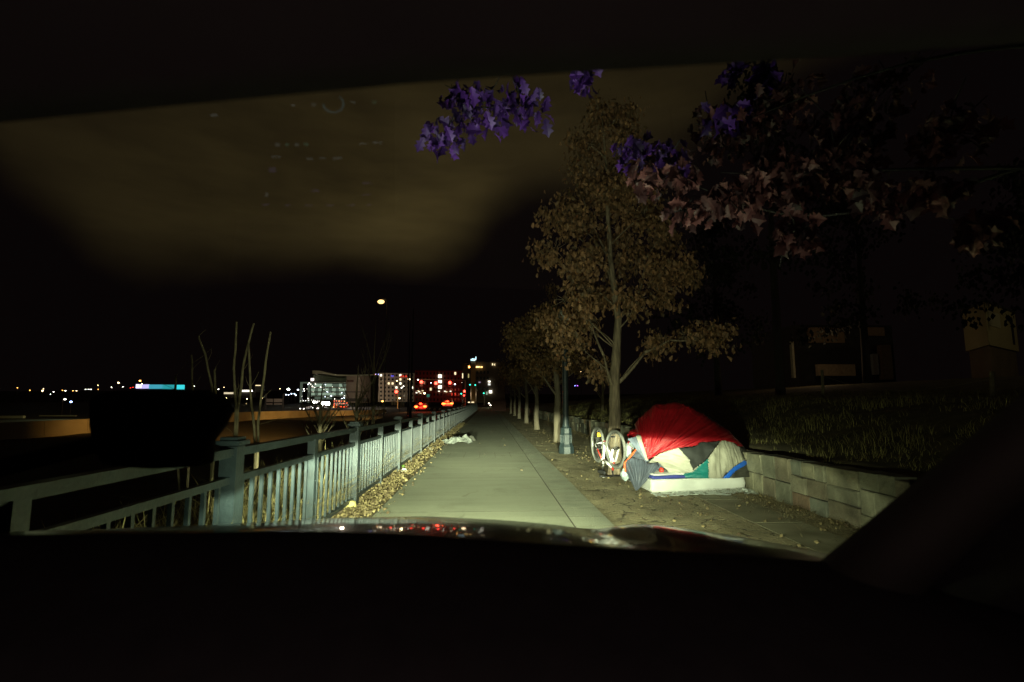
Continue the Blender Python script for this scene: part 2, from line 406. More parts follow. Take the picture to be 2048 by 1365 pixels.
# rough dirt-and-flag pavement to the right
def flag_mat():
    m = bpy.data.materials.new('worn_flagstone'); N, L = nt(m); p = N['Principled BSDF']; p.inputs['Roughness'].default_value = .92
    tc = N.new('ShaderNodeTexCoord'); mp = N.new('ShaderNodeMapping'); mp.inputs['Scale'].default_value = (.8, 1.7, 1); L.new(tc.outputs['Object'], mp.inputs[0])
    nd = N.new('ShaderNodeTexNoise'); nd.inputs['Scale'].default_value = 2.6; nd.inputs['Detail'].default_value = 5; L.new(mp.outputs[0], nd.inputs['Vector'])
    ad = N.new('ShaderNodeMix'); ad.data_type = 'VECTOR'; ad.inputs['Factor'].default_value = .22; L.new(mp.outputs[0], ad.inputs['A']); L.new(nd.outputs['Color'], ad.inputs['B'])
    vo = N.new('ShaderNodeTexVoronoi'); vo.feature = 'DISTANCE_TO_EDGE'; vo.inputs['Scale'].default_value = 4.6; L.new(ad.outputs['Result'], vo.inputs['Vector'])
    mr = N.new('ShaderNodeMapRange'); mr.inputs['From Max'].default_value = .05; L.new(vo.outputs['Distance'], mr.inputs['Value'])
    n1 = N.new('ShaderNodeTexNoise'); n1.inputs['Scale'].default_value = 1.1; n1.inputs['Detail'].default_value = 7; L.new(tc.outputs['Object'], n1.inputs['Vector'])
    n2 = N.new('ShaderNodeTexNoise'); n2.inputs['Scale'].default_value = 30; n2.inputs['Detail'].default_value = 4; L.new(tc.outputs['Object'], n2.inputs['Vector'])
    r = N.new('ShaderNodeValToRGB'); e = r.color_ramp.elements; e[0].position = .3; e[0].color = (.20, .17, .085, 1); e[1].position = .7; e[1].color = (.46, .40, .23, 1)
    a = N.new('ShaderNodeMath'); a.operation = 'MULTIPLY_ADD'; L.new(n2.outputs[0], a.inputs[0]); a.inputs[1].default_value = .5; a.inputs[2].default_value = -.25
    b = N.new('ShaderNodeMath'); b.operation = 'ADD'; L.new(n1.outputs[0], b.inputs[0]); L.new(a.outputs[0], b.inputs[1]); L.new(b.outputs[0], r.inputs[0])
    # joints are filled with soil only where the noise says so
    gate = N.new('ShaderNodeMapRange'); gate.inputs['From Min'].default_value = .36; gate.inputs['From Max'].default_value = .52; L.new(nd.outputs['Fac'], gate.inputs['Value'])
    inv = N.new('ShaderNodeMath'); inv.operation = 'SUBTRACT'; inv.inputs[0].default_value = 1; L.new(mr.outputs[0], inv.inputs[1])
    ln = N.new('ShaderNodeMath'); ln.operation = 'MULTIPLY'; L.new(inv.outputs[0], ln.inputs[0]); L.new(gate.outputs[0], ln.inputs[1])
    mx = N.new('ShaderNodeMix'); mx.data_type = 'RGBA'; L.new(ln.outputs[0], mx.inputs['Factor']); L.new(r.outputs[0], mx.inputs['A']); mx.inputs['B'].default_value = (.035, .028, .012, 1)
    L.new(mx.outputs['Result'], p.inputs['Base Color'])
    h = N.new('ShaderNodeMath'); h.operation = 'MULTIPLY_ADD'; L.new(ln.outputs[0], h.inputs[0]); h.inputs[1].default_value = -1.0; L.new(n2.outputs[0], h.inputs[2])
    bp = N.new('ShaderNodeBump'); bp.inputs['Strength'].default_value = .8; bp.inputs['Distance'].default_value = .02; L.new(h.outputs[0], bp.inputs['Height']); L.new(bp.outputs[0], p.inputs['Normal'])
    return m
M_flag = flag_mat()
mb = MB()
nx, ny = 60, 420
for j in range(ny+1):
    y = -2+(j/ny)**1.6*120
    for i in range(nx+1):
        x = lerp(1.53, 4.62, i/nx)
        e = min(1, (x-1.53)/.1)
        z = -.004+.018*noise.noise(Vector((x*2.2, y*3.2, 3)))*e+.012*noise.noise(Vector((x*7, y*12, 1)))*e-.02*max(0, .12-abs(noise.noise(Vector((x*1.3, y*2.6, 8)))))/.12*e*.6
        if 3.2 < x < 4.0 and y < 14.2: z = -.004
        if abs(y-15.45) < .5 and x < 4.4: z = -.003
        mb.v.append((x, y, z))
for j in range(ny):
    for i in range(nx):
        a = j*(nx+1)+i; mb.f.append((a, a+1, a+nx+2, a+nx+1))
struct('pavement', mb, M_flag, smooth=True)
mb = MB()
for i in range(9):
    mb.box((3.62, 1.2+i*1.5, -.006), (.62, 1.49, .012))
for i in range(4): mb.box((1.9+i*.68, 15.45, -.006), (.67, .5, .012))
mb2 = MB(); mb2.box((3.62, 7.0, -.009), (.63, 13.9, .012)); struct('slab_bed', mb2, mat('slab_joint', (.08, .07, .04), .95))
M_slab = mat('smooth_slab', (.34, .32, .20), .85, .4, 2, .2, 50, dark=(.17, .155, .085))
struct('pavement_slabs', mb, M_slab)
# fence verge: strip of soil
mb = MB()
for j in range(200):
    y0 = -2+j*.6
    for i in range(4):
        x0 = -2.4+i*.2225
        z = lambda x, y: .004+.012*noise.noise(Vector((x*4, y*3, 8)))+.01
        vs = [(x0, y0, z(x0, y0)), (x0+.2225, y0, z(x0+.2225, y0)), (x0+.2225, y0+.6, z(x0+.2225, y0+.6)), (x0, y0+.6, z(x0, y0+.6))]
        mb.add(vs, [(0, 1, 2, 3)])
struct('verge', mb, mat('verge_soil', (.22, .17, .07), .95, .5, 6, .7, 40, dark=(.09, .07, .03)))

# ------------------------------------------------------------------ scattered leaves and grass
def leaf_quad(mb, p, s, up, yaw):
    """small folded kite leaf; `up` axis is the leaf's midrib"""
    a = Vector(up).normalized(); b = a.cross(Vector((math.cos(yaw), math.sin(yaw), .3))).normalized(); n = a.cross(b)
    p = Vector(p)
    t = p+a*s; l = p+a*s*.45+b*s*.36+n*s*.12; r = p+a*s*.45-b*s*.36+n*s*.12
    mb.add([p, l, t, r], [(0, 1, 2), (0, 2, 3)])
def oak_leaf(mb, p, s, up, yaw):
    a = Vector(up).normalized(); b = a.cross(Vector((math.cos(yaw), math.sin(yaw), .3))).normalized(); n = a.cross(b)
    p = Vector(p); prof = [(0, .05), (.18, .22), (.28, .12), (.42, .36), (.55, .18), (.7, .34), (.8, .14), (1, .02)]
    mid = [p+a*s*t+n*s*.12*math.sin(t*2.6) for t, _ in prof]
    vs = [];
    for (t, wd), m_ in zip(prof, mid):
        vs += [m_-b*s*wd+n*s*wd*.35, m_, m_+b*s*wd+n*s*wd*.35]
    fs = []
    for i in range(len(prof)-1):
        o = i*3; fs += [(o, o+1, o+4, o+3), (o+1, o+2, o+5, o+4)]
    mb.add(vs, fs)
mb = MB()
for _ in range(15000):
    y = 3+random.random()**1.6*32
    x = -1.95+random.random()*.62
    if x > -1.5 and random.random() < .72: continue
    if y > 12 and x > -1.55 and random.random() < .6: continue
    wd = .36*(.6+.8*(noise.noise(Vector((0, y*.8, 2)))+.5))
    if x > -1.93+wd and random.random() < .75: continue
    d = Vector((random.gauss(0, 1), random.gauss(0, 1), random.gauss(.15, .35)))
    leaf_quad(mb, (x, y, .025+random.random()*.05), .022+random.random()*random.random()*.06, d, random.random()*6)
for _ in range(4000):   # behind the fence foot
    y = 3+random.random()*18; x = -1.95-random.random()*.9
    d = Vector((random.gauss(0, 1), random.gauss(0, 1), random.gauss(.2, .4)))
    leaf_quad(mb, (x, y, max(zt(x, y), -.05)+.03+random.random()*.06), .03+random.random()*.05, d, random.random()*6)
struct('leaf_litter', mb, M_litter, kind='stuff')
mb = MB()
for _ in range(7000):   # litter on the pavement: sparse, thicker by the wall and the tree feet
    y = 4+random.random()**1.4*34; x = 1.6+random.random()*2.85
    k = .05+.9*math.exp(-((4.4-x)/.35)**2)+.5*math.exp(-((x-2.6)/.3)**2)*(1 if y > 12 else .4)
    if random.random() > k: continue
    d = Vector((random.gauss(0, 1), random.gauss(0, 1), random.gauss(.1, .25)))
    leaf_quad(mb, (x, y, .012+random.random()*.02), .022+random.random()*.035, d, random.random()*6)
for _ in range(9):
    y = 6+random.random()*20; x = -1.4+random.random()*2.8
    leaf_quad(mb, (x, y, .02), .04+random.random()*.03, (random.gauss(0, 1), random.gauss(0, 1), .15), random.random()*6)
struct('pavement_leaves', mb, M_litter, kind='stuff')
def blade(mb, p, h, wd, lean, yaw, seg=2):
    p = Vector(p); d = Vector((math.cos(yaw), math.sin(yaw), 0)); s = Vector((-d.y, d.x, 0))*wd
    vs = []
    for i in range(seg):
        t = i/seg; q = p+Vector((0, 0, h*t))+d*lean*t*t
        vs += [q-s*(1-t*.6), q+s*(1-t*.6)]
    vs.append(p+Vector((0, 0, h*(1-.25*min(1, lean/h))))+d*lean)
    fs = [(2*i, 2*i+1, 2*i+3, 2*i+2) for i in range(seg-1)]+[(2*seg-2, 2*seg-1, 2*seg)]
    mb.add(vs, fs)
mb = MB()
for _ in range(900):   # dry grass lying at the wall foot
    y = 5+random.random()*4.5; x = 4.36-abs(random.gauss(0, .28))
    blade(mb, (x, y, .01), .04+random.random()*.05, .003, .12+random.random()*.18, random.random()*6.28)
struct('wall_foot_grass', mb, M_litter, kind='stuff')
mb = MB()
for _ in range(52000):  # bank grass above the wall
    y = 3.5+random.random()**1.35*40; x = 4.72+random.random()**1.3*9
    tuft = noise.noise(Vector((x*1.1, y*.8, 5)))+.6*noise.noise(Vector((x*3.1, y*2.8, 1)))
    if tuft < -.12 and random.random() < .85: continue
    h = (.06+.20*max(0, tuft+.25))*(.5+random.random())
    if x < 5.2: h *= .55
    blade(mb, (x, y, zt(x, y)-.05), h+.05, .003+.003*random.random(), h*(.5+1.3*random.random()), random.random()*6.28)
struct('bank_grass', mb, M_grass, kind='stuff')
mb = MB()
for _ in range(30000):  # tangled brush on the drop behind the fence
    y = 2.2+random.random()**1.5*38; x = -2.12-random.random()**1.2*5.0
    tuft = noise.noise(Vector((x*1.3, y*1.0, 15)))+.7*noise.noise(Vector((x*3.3, y*3.0, 11)))
    if tuft < -.2 and random.random() < .7: continue
    h = (.30+.6*max(0, tuft+.3))*(.5+.8*random.random())
    blade(mb, (x, y, zt(x, y)-.05), h, .006+.006*random.random(), h*(.3+.9*random.random()), random.gauss(-.3, 1.5))
for _ in range(26000):
    y = 2.4+random.random()**1.3*26; x = -2.05-random.random()**1.3*1.5
    if noise.noise(Vector((x*1.5, y*1.6, 31))) < -.22: continue
    h = (.30+.55*max(0, noise.noise(Vector((x*1.0, y*.9, 25)))+.5))*(.45+.75*random.random())
    blade(mb, (x, y, zt(x, y)-.05), h, .004+.005*random.random(), h*(.3+.9*random.random()), random.gauss(.6, 1.6))
struct('brush', mb, M_brush, kind='stuff')

# ------------------------------------------------------------------ fence
FX = -1.93; SP = 3.6; Y0 = 4.03
fy = [Y0+SP*k for k in range(-1, 24)]
def FH(y): return interp([(0, 1.20), (4, 1.185), (15, 1.10), (30, 1.06), (100, 1.05)], y)
def FR(y): return FH(y)-.27
fence = empty('metal_fence', (FX, Y0, 0), 'blue-green metal fence with balusters running along the left side of the path', 'fence')
for y in fy:
    m = MB(); h = FH(y)
    m.box((FX, y, h/2-.02), (.125, .125, h+.0)); m.box((FX, y, h+.005), (.175, .175, .035)); m.box((FX, y, h+.035), (.13, .13, .025))
    m.box((FX, y, .035), (.2, .2, .03))
    part('post', m, M_paint, fence)
for a, b in zip(fy, fy[1:]):
    a_, b_ = a+.0625, b-.0625
    m = MB(); m.bar((FX, a_, FH(a)-.06), (FX, b_, FH(b)-.06), .085, .05); m.bar((FX, a_, FH(a)-.093), (FX, b_, FH(b)-.093), .05, .016)
    part('handrail', m, M_paint, fence)
    m = MB(); m.bar((FX, a_, FR(a)), (FX, b_, FR(b)), .05, .05); part('upper_rail', m, M_paint, fence)
    m = MB(); m.bar((FX, a_, .12), (FX, b_, .12), .05, .05); part('lower_rail', m, M_paint, fence)
    c = (a+b)/2; t = (FH(a)+FH(b))/2
    m = MB()
    for zz in (.16, .40, .64): m.box((FX+.046, c, zz), (.008, .018, .018))
    m.box((FX, c, .02+(t-.1)/2), (.085, .085, t-.105)); part('middle_post', m, M_paint, fence)
    # balusters
n_bal = 0; rest = MB()
for a, b in zip(fy, fy[1:]):
    for k in range(1, 20):
        if k == 10: continue
        y = lerp(a, b, k/20); t = (FR(a)+FR(b))/2 if False else lerp(FR(a), FR(b), k/20)
        tgt = rest
        if y > 2.2 and n_bal < 100:
            tgt = MB(); n_bal += 1
        tgt.box((FX, y, (.145+t-.025)/2), (.028, .028, t-.025-.145))
        if tgt is not rest: part('baluster', tgt, M_paint, fence)
o = part('balusters_beyond', rest, M_paint, fence); o['kind'] = 'stuff'; o.name = 'baluster_rows'

# ------------------------------------------------------------------ stone retaining wall
M_st = []
for i, c in enumerate([(.36, .36, .29), (.30, .31, .25), (.40, .39, .30), (.34, .24, .18), (.38, .27, .15), (.26, .28, .25), (.42, .40, .32), (.31, .28, .22)]):
    M_st.append(mat('wall_stone_tone', (c[0]*.74, c[1]*.72, c[2]*.60), .95, .62, 3.2, 1.0, 14))
wall = empty('retaining_wall', (4.5, 8, 0), 'low retaining wall of large weathered stone blocks along the right of the pavement', 'wall')
def wallx(y): return 4.40+.04*math.sin(y*.4)+.10*sm((y-12)/12)
me_v, me_f, me_m = [], [], []
def stone(y0, y1, z0, z1, mi, dx):
    o = len(me_v); x0 = wallx((y0+y1)/2)+dx; x1 = x0+.26; g = .006; c = .012
    ya, yb, za, zb = y0+g, y1-g, z0+g, z1-g
    fr = [(x0, ya+c, za+c), (x0, yb-c, za+c), (x0, yb-c, zb-c), (x0, ya+c, zb-c)]
    md = [(x0+c, ya, za), (x0+c, yb, za), (x0+c, yb, zb), (x0+c, ya, zb)]
    bk = [(x1, ya, za), (x1, yb, za), (x1, yb, zb), (x1, ya, zb)]
    j = lambda p: (p[0]+random.uniform(-.006, .006), p[1]+random.uniform(-.006, .006), p[2]+random.uniform(-.006, .006))
    me_v.extend([j(p) for p in fr+md]+bk)
    fs = [(3, 2, 1, 0)]
    for k in range(4):
        k2 = (k+1) % 4
        fs.append((k, k2, 4+k2, 4+k)); fs.append((4+k, 4+k2, 8+k2, 8+k))
    fs.append((8, 9, 10, 11))
    for f in fs: me_f.append(tuple(i+o for i in f)); me_m.append(mi)
random.seed(21)
y = 2.0
while y < 62:
    wcol = random.uniform(.5, 1.0)
    hgt = .66+random.uniform(-.02, .02)
    kind = random.random()
    if kind < .45:
        zs = [0-.03, random.uniform(.28, .38), hgt]
    elif kind < .75:
        zs = [-.03, random.uniform(.16, .24), random.uniform(.40, .48), hgt]
    else: zs = [-.03, random.uniform(.42, .5), hgt]
    for a, b in zip(zs, zs[1:]):
        n = random.choice([1, 2, 2, 3]) if wcol > .7 else random.choice([1, 1, 2]); cuts = sorted([0]+[random.uniform(.3, .7) if n == 2 else random.uniform(.2, .8) for _ in range(n-1)]+[1])
        cuts = [0]+[(i+1)/n+random.uniform(-.1, .1) for i in range(n-1)]+[1]
        for c, d in zip(cuts, cuts[1:]):
            stone(y+c*wcol, y+d*wcol, a, b, random.choices(range(8), [5, 5, 3, 2, 1, 4, 2, 3])[0], random.uniform(-.012, .02))
    y += wcol
me = bpy.data.meshes.new('stonework'); me.from_pydata([(a-4.5, b-8, c) for a, b, c in me_v], [], me_f); me.update()
for m in M_st: me.materials.append(m)
me.polygons.foreach_set('material_index', me_m)
o = bpy.data.objects.new('stonework', me); COL.objects.link(o); o.parent = wall
m = MB()
for k in range(60): m.box((wallx(2.5+k)+.16, 2.5+k, .30), (.2, 1.0, .64))
part('mortar_core', m, mat('mortar', (.12, .11, .09), .95, .3, 8), wall)

# ------------------------------------------------------------------ trees
def limb(mb, a, b, r0, r1, n=6, seg=5, sag=.12):
    a = Vector(a); b = Vector(b); L_ = (b-a).length; pts = []
    off = Vector((random.gauss(0, 1), random.gauss(0, 1), random.gauss(0, .6)))*sag*L_*.5
    for i in range(seg+1):
        t = i/seg; pts.append(a.lerp(b, t)+off*math.sin(t*math.pi)+Vector((0, 0, -.15*L_*0)))
    mb.tube(pts, [lerp(r0, r1, i/seg) for i in range(seg+1)], n)
    return pts
def tree(base, trunk_pts, trunk_r, limbs, blobs, nleaf, ls, mbark, mleaf, label, group, leaf_fn=leaf_quad, name='street_tree', cat='tree', twig=10):
    root = empty(name, base, label, cat, group)
    m = MB(); tp = [Vector(p) for p in trunk_pts]
    fine = []; rr = []
    for i in range(len(tp)-1):
        for k in range(5):
            t = k/5; fine.append(tp[i].lerp(tp[i+1], t)); rr.append(lerp(trunk_r[i], trunk_r[i+1], t))
    fine.append(tp[-1]); rr.append(trunk_r[-1])
    fine = [p+Vector((noise.noise(p*1.3)*.03, noise.noise(p*1.3+Vector((9, 0, 0)))*.03, 0)) for p in fine]
    m.tube(fine, rr, 12, wob=.08)
    part('trunk', m, mbark, root, smooth=True)
    m = MB()
    for a, b, r in limbs: limb(m, a, b, r, r*.35, 6, 6)
    tips = []
    top = tp[len(tp)//2:]
    for (c, rad, wgt) in blobs:
        c = Vector(c)
        dh = math.hypot(c.x-tp[0].x, c.y-tp[0].y)
        s0 = min(fine[len(fine)//3:], key=lambda q: abs(q.z-(c.z-dh*.7-.2)))
        if rad[0] > .25 and dh < 1.15: limb(m, s0, c, .018, .006, 5, 6, .16)
        for _ in range(twig):
            d = Vector((random.gauss(0, 1), random.gauss(0, 1), random.gauss(0, 1))).normalized()
            q = c+Vector((d.x*rad[0], d.y*rad[1], d.z*rad[2]))*random.uniform(.5, .95)
            limb(m, c.lerp(q, .1), q, .009, .004, 4, 3)
    part('branches', m, mbark, root, smooth=True).name = 'limb'
    m = MB(); tot = sum(b[2] for b in blobs)
    for (c, rad, wgt) in blobs:
        n = int(nleaf*wgt/tot); c = Vector(c)
        ncl = max(3, n//26)
        for _ in range(ncl):
            d = Vector((random.gauss(0, 1), random.gauss(0, 1), random.gauss(0, 1))).normalized()*(random.random()**.42)*random.choice((1, 1, 1, 1.18))
            q = c+Vector((d.x*rad[0], d.y*rad[1], d.z*rad[2]))
            if noise.noise(q*2.4) < .0: continue
            for _ in range(26):
                e = Vector((random.gauss(0, .13), random.gauss(0, .13), random.gauss(0, .11)))*(ls/.11)
                up = Vector((random.gauss(0, .45), random.gauss(0, .45), -1+random.gauss(0, .35)))
                leaf_fn(m, q+e, ls*random.uniform(.6, 1.25), up, random.random()*6.28)
    part('crown', m, mleaf, root)
    return root
random.seed(5)
# main tree behind the tent: trunk foot at px(1235,955)
TX, TY = 2.60, 10.75
def tp(px, py, dy=0.0): return AY(px, py, TY+dy)
trunk = [(TX, TY, -.05), tuple(tp(1232, 925)), tuple(tp(1228, 860)), tuple(tp(1229, 800)), tuple(tp(1231, 740)), tuple(tp(1236, 640)), tuple(tp(1222, 520)), tuple(tp(1214, 380)), tuple(tp(1205, 230))]
tr = [.17, .14, .125, .115, .10, .075, .055, .035, .012]
bl = []
def B(px, py, rpx, rpy, wgt, dy=0.0, Y=None):
    Y = (Y or TY)+dy; p = AY(px, py, Y); s = Y/1024
    bl.append((tuple(p), (rpx*s, max(rpx, rpy)*s*.9, rpy*s), wgt))
for a in [(1200, 215, 30, 30, .6), (1245, 235, 28, 32, .6), (1180, 290, 40, 40, 1.2), (1245, 310, 50, 45, 1.5), (1165, 345, 32, 30, .8), (1220, 380, 70, 45, 2.2, -.3), (1300, 360, 40, 40, 1, .3),
          (1130, 430, 45, 40, 1.4), (1210, 450, 65, 45, 2, .4), (1290, 430, 50, 40, 1.4, -.3), (1110, 500, 38, 35, 1.1, .2), (1160, 530, 50, 40, 1.5, -.5), (1250, 510, 60, 45, 1.6, .5), (1330, 480, 45, 35, 1, .2),
          (1330, 545, 60, 30, 1.2, -.2), (1200, 590, 50, 30, .9, .4), (1130, 600, 40, 30, 1.0, -.3), (1120, 640, 32, 26, .9, -.6), (1165, 640, 45, 35, 1.1, .3), (1155, 690, 45, 28, .9, .5), (1375, 545, 26, 18, .4),
          (1420, 670, 34, 18, .7, -.4), (1370, 672, 32, 18, .6, -.2), (1310, 690, 30, 16, .45), (1205, 730, 34, 26, .6, .6), (1330, 600, 20, 30, .3, .4), (1170, 590, 30, 26, .5, -.9), (1270, 600, 30, 20, .35, -.5)]:
    B(*a)
lm = [(tp(1228, 780), tp(1208, 712, -.2), .04), (tp(1208, 712, -.2), tp(1180, 640, -.3), .03), (tp(1238, 765), tp(1290, 705, -.2), .045), (tp(1290, 705, -.2), tp(1340, 680, -.3), .032), (tp(1340, 680, -.3), tp(1440, 665, -.4), .022),
      (tp(1234, 660), tp(1222, 560, .1), .05), (tp(1222, 560, .1), tp(1150, 470), .03), (tp(1236, 640), tp(1290, 520), .035), (tp(1216, 420), tp(1260, 320), .025), (tp(1222, 520), tp(1160, 380), .028), (tp(1290, 520), tp(1330, 460), .02)]
main_tree = tree((TX, TY, 0), trunk, tr, [(a, b, r) for a, b, r in lm], bl, 24000, .115, M_bark, M_leaf,
     'tall street tree with brown leaves standing between the upturned bicycle and the red tent', 'street trees between path and stone wall', leaf_fn=oak_leaf)
# trees further up the row
def row_tree(x, y, h, rw, nl, seed, label, lo=2.3, lean=0):
    random.seed(seed); bs = []
    for _ in range(16):
        t = random.random(); z = lerp(lo+.3, h-.4, t)
        k = math.sin(math.pi*min(1, .25+t*.75))**.7
        a = random.random()*6.28; r = rw*k*random.uniform(.2, .75)
        bs.append(((x+lean+math.cos(a)*r, y+math.sin(a)*r, z), (rw*.42*k+.15, rw*.42*k+.15, .42), 1))
    trk = [(x, y, -.05), (x, y, .6), (x+.03, y, 1.6), (x-.02, y, 2.6), (x+.04, y, h*.65), (x, y, h-.3)]
    lms = [((x, y, 1.7), (x-.8, y-.3, 2.9), .05), ((x, y, 2.0), (x+.8, y+.3, 3.2), .045), ((x, y, 2.4), (x-.3, y+.6, 3.9), .04)]
    tree((x, y, 0), trk, [.17, .125, .115, .10, .06, .02], lms, bs, nl, .13, M_bark_dark, M_leaf2, label, 'street trees between path and stone wall', twig=3)
row_tree(2.57, 19.3, 6.0, 1.75, 9000, 11, 'brown leaved street tree right behind the green lamp post', lo=2.5, lean=-.25)
row_tree(2.57, 27.6, 6.4, 2.2, 8000, 12, 'street tree with pale trunk foot, second up the row beyond the lamp post', lean=-.2)
row_tree(2.62, 35.6, 6.2, 2.1, 3600, 13, 'street tree with slim trunk, third up the row beyond the lamp post')
row_tree(2.66, 44.5, 6.0, 2.1, 2600, 14, 'street tree in the dark, fourth up the row beyond the lamp post')
row_tree(2.7, 53, 6.0, 2.1, 1800, 15, 'small looking street tree, fifth up the row beyond the lamp post')
row_tree(2.7, 62, 6.0, 2.1, 1400, 16, 'farthest street tree at the dark end of the row')
# near tree whose crown hangs over the windscreen (trunk stands just outside the frame)
random.seed(31)
NX, NY = 2.9, 1.9
bl = []
def BN(px, py, rpx, rpy, wgt, Y):
    p = AY(px, py, Y); s = Y/1024*1.1
    return (tuple(p), (rpx*s, max(rpx, rpy)*s*.9, rpy*s), wgt)
mau = [BN(1330, 340, 70, 50, 1.6, 3.6), (BN(1450, 260, 80, 60, 1.6, 3.7)), BN(1460, 400, 70, 45, 1.4, 3.4), BN(1560, 350, 80, 60, 1.8, 3.2), BN(1590, 465, 40, 38, .9, 3.0), BN(1680, 330, 80, 60, 1.5, 3.0),
       BN(1700, 250, 90, 60, 1.1, 3.1), BN(1760, 390, 60, 35, .9, 2.9), BN(1860, 380, 60, 35, .9, 2.7), BN(1955, 450, 45, 32, .6, 2.5), BN(1900, 260, 80, 60, .9, 2.7), BN(1370, 420, 40, 30, .5, 3.7), BN(1560, 200, 90, 50, .9, 3.5), BN(1780, 170, 90, 50, .6, 3.1)]
vio = [BN(890, 270, 34, 28, .55, 3.9), BN(960, 215, 55, 38, 1.0, 4.0), BN(1045, 205, 45, 35, .9, 4.0), BN(915, 185, 25, 18, .3, 4.0), BN(1165, 155, 28, 18, .35, 4.0), BN(1275, 300, 34, 28, .6, 3.8), BN(1455, 235, 40, 22, .35, 3.5), BN(1535, 150, 26, 34, .4, 3.5), BN(1468, 138, 18, 14, .15, 3.6), BN(1340, 310, 45, 22, .4, 3.5)]
nroot = empty('street_tree', (NX, NY, 0), 'nearest street tree whose mauve and violet leaves hang over the car at the top right', 'tree', 'street trees between path and stone wall')
m = MB(); m.tube([(NX, NY, -.05), (NX, NY, 1), (NX+.05, NY, 2.2), (NX, NY+.1, 3.6), (NX-.1, NY+.3, 5.0)], [.17, .13, .12, .08, .03], 12); part('trunk', m, M_bark, nroot, smooth=True)
M_twig = mat('dark_twig', (.006, .005, .005), .9, .3)
for (c, r, wg) in mau+vio:
    m = MB()
    a = Vector((NX, NY+.1, min(3.4, max(2.1, c[2]-.5))))
    if wg > 1.55: limb(m, a, c, .014, .004, 5, 8, .22)
    for _ in range(6):
        q = Vector(c)+Vector((random.gauss(0, r[0]*.6), random.gauss(0, r[1]*.6), random.gauss(0, r[2]*.6))); limb(m, c, q, .006, .003, 4, 3)
    part('limb', m, M_twig, nroot, smooth=True)
def leafy(bls, n, ls, fn):
    m = MB(); tot = sum(b[2] for b in bls)
    for (c, rad, wgt) in bls:
        for _ in range(int(n*wgt/tot)):
            d = Vector((random.gauss(0, 1), random.gauss(0, 1), random.gauss(0, 1))).normalized()*(random.random()**.5)
            q = Vector(c)+Vector((d.x*rad[0], d.y*rad[1], d.z*rad[2]))
            up = Vector((random.gauss(0, .6), random.gauss(0, .6), -1+random.gauss(0, .5)))
            fn(m, q, ls*random.choice((.55, .75, .9, 1.1, 1.35)), up, random.random()*6.28)
    return m
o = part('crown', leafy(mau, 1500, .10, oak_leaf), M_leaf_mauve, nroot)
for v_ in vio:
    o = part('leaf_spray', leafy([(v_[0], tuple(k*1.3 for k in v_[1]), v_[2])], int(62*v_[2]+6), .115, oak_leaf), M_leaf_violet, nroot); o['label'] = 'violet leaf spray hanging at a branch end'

# dark tree masses behind on the right
random.seed(40)
M_darkleaf = mat('dark_evergreen', (.035, .035, .02), .8, .5, island=True, dark=(.012, .012, .008))
for i, (px, pyt, Y, rw, lab) in enumerate([(1520, 110, 22, 3.6, 'very tall dark tree looming above the bank behind the tent'), (1700, 330, 26, 4.0, 'broad dark tree on the bank in front of the low house'), (1420, 430, 30, 3.6, 'dark tree on the bank just right of the tall street tree'),
                                (2040, 330, 20, 2.6, 'dark tree at the right edge of the view beyond the boxy house')]):
    top = AY(px, pyt, Y); x = top.x; zb = zt(x, Y)
    hh = top.z-zb; bs = []
    for _ in range(26):
        t = random.random()**.8; a = random.random()*6.28; k = (1-t)**.6+.12; r = rw*k*random.uniform(.1, .85)
        bs.append(((x+math.cos(a)*r, Y+math.sin(a)*r, zb+hh*(.22+.75*t)), (rw*.32*k+.3, rw*.32*k+.3, .7), 1))
    tree((x, Y, zb), [(x, Y, zb-.1), (x, Y, zb+hh*.3), (x+.1, Y, zb+hh*.6), (x, Y, zb+hh*.97)], [.22, .16, .10, .03], [], bs, 5200, .26, mat('shade_bark', (.05, .04, .03), .9), M_darkleaf, lab, None, name='background_tree', twig=2)

# ------------------------------------------------------------------ saplings and bare trees on the left
M_stem = mat('pale_stem', (.22, .18, .10), .9, .4, 12, .3, 40)
def sapling(base_px, Y, lines, label, r=.016):
    bx = AY(base_px, 900, Y).x; bz = zt(bx, Y)
    root = empty('bare_sapling', (bx, Y, bz), label, 'sapling', 'bare saplings behind the fence')
    for ln in lines:
        p = [AY(a, b, Y) for a, b in ln]
        p = [Vector((bx+(p[0].x-bx)*.15, Y, bz-.05))]+p
        fine = []
        for a, b in zip(p, p[1:]):
            for k in range(4): fine.append(a.lerp(b, k/4))
        fine.append(p[-1])
        fine = [q+Vector((noise.noise(q*3)*.02, 0, 0)) for q in fine]
        m = MB(); m.tube(fine, [lerp(r*1.3, r*.8, i/len(fine)) for i in range(len(fine))], 7, wob=.25)
        for _ in range(3):
            q = random.choice(fine[3:]); limb(m, q, q+Vector((random.gauss(0, .16), random.gauss(0, .1), random.uniform(.1, .25))), .004, .0015, 4, 3)
        part('stem', m, M_stem, root, smooth=True)
sapling(512, 7.2, [[(510, 930), (509, 850), (501, 775), (497, 690)], [(514, 930), (517, 850), (523, 800), (531, 730), (542, 664)]], 'bare sapling with two stems rising just right of the nearest tall fence post')
sapling(474, 7.4, [[(472, 815), (468, 775), (470, 700), (473, 644)], [(476, 815), (483, 760), (496, 690), (508, 647)]], 'bare sapling with two tall crossing stems behind the nearest tall fence post')
sapling(430, 8.0, [[(428, 800), (424, 770), (410, 710), (397, 673)], [(432, 790), (430, 740)]], 'bare sapling leaning left above the dark side mirror')
sapling(384, 8.3, [[(385, 780), (383, 710)], [(350, 780), (351, 752)]], 'shortest bare sapling over the turquoise lights')
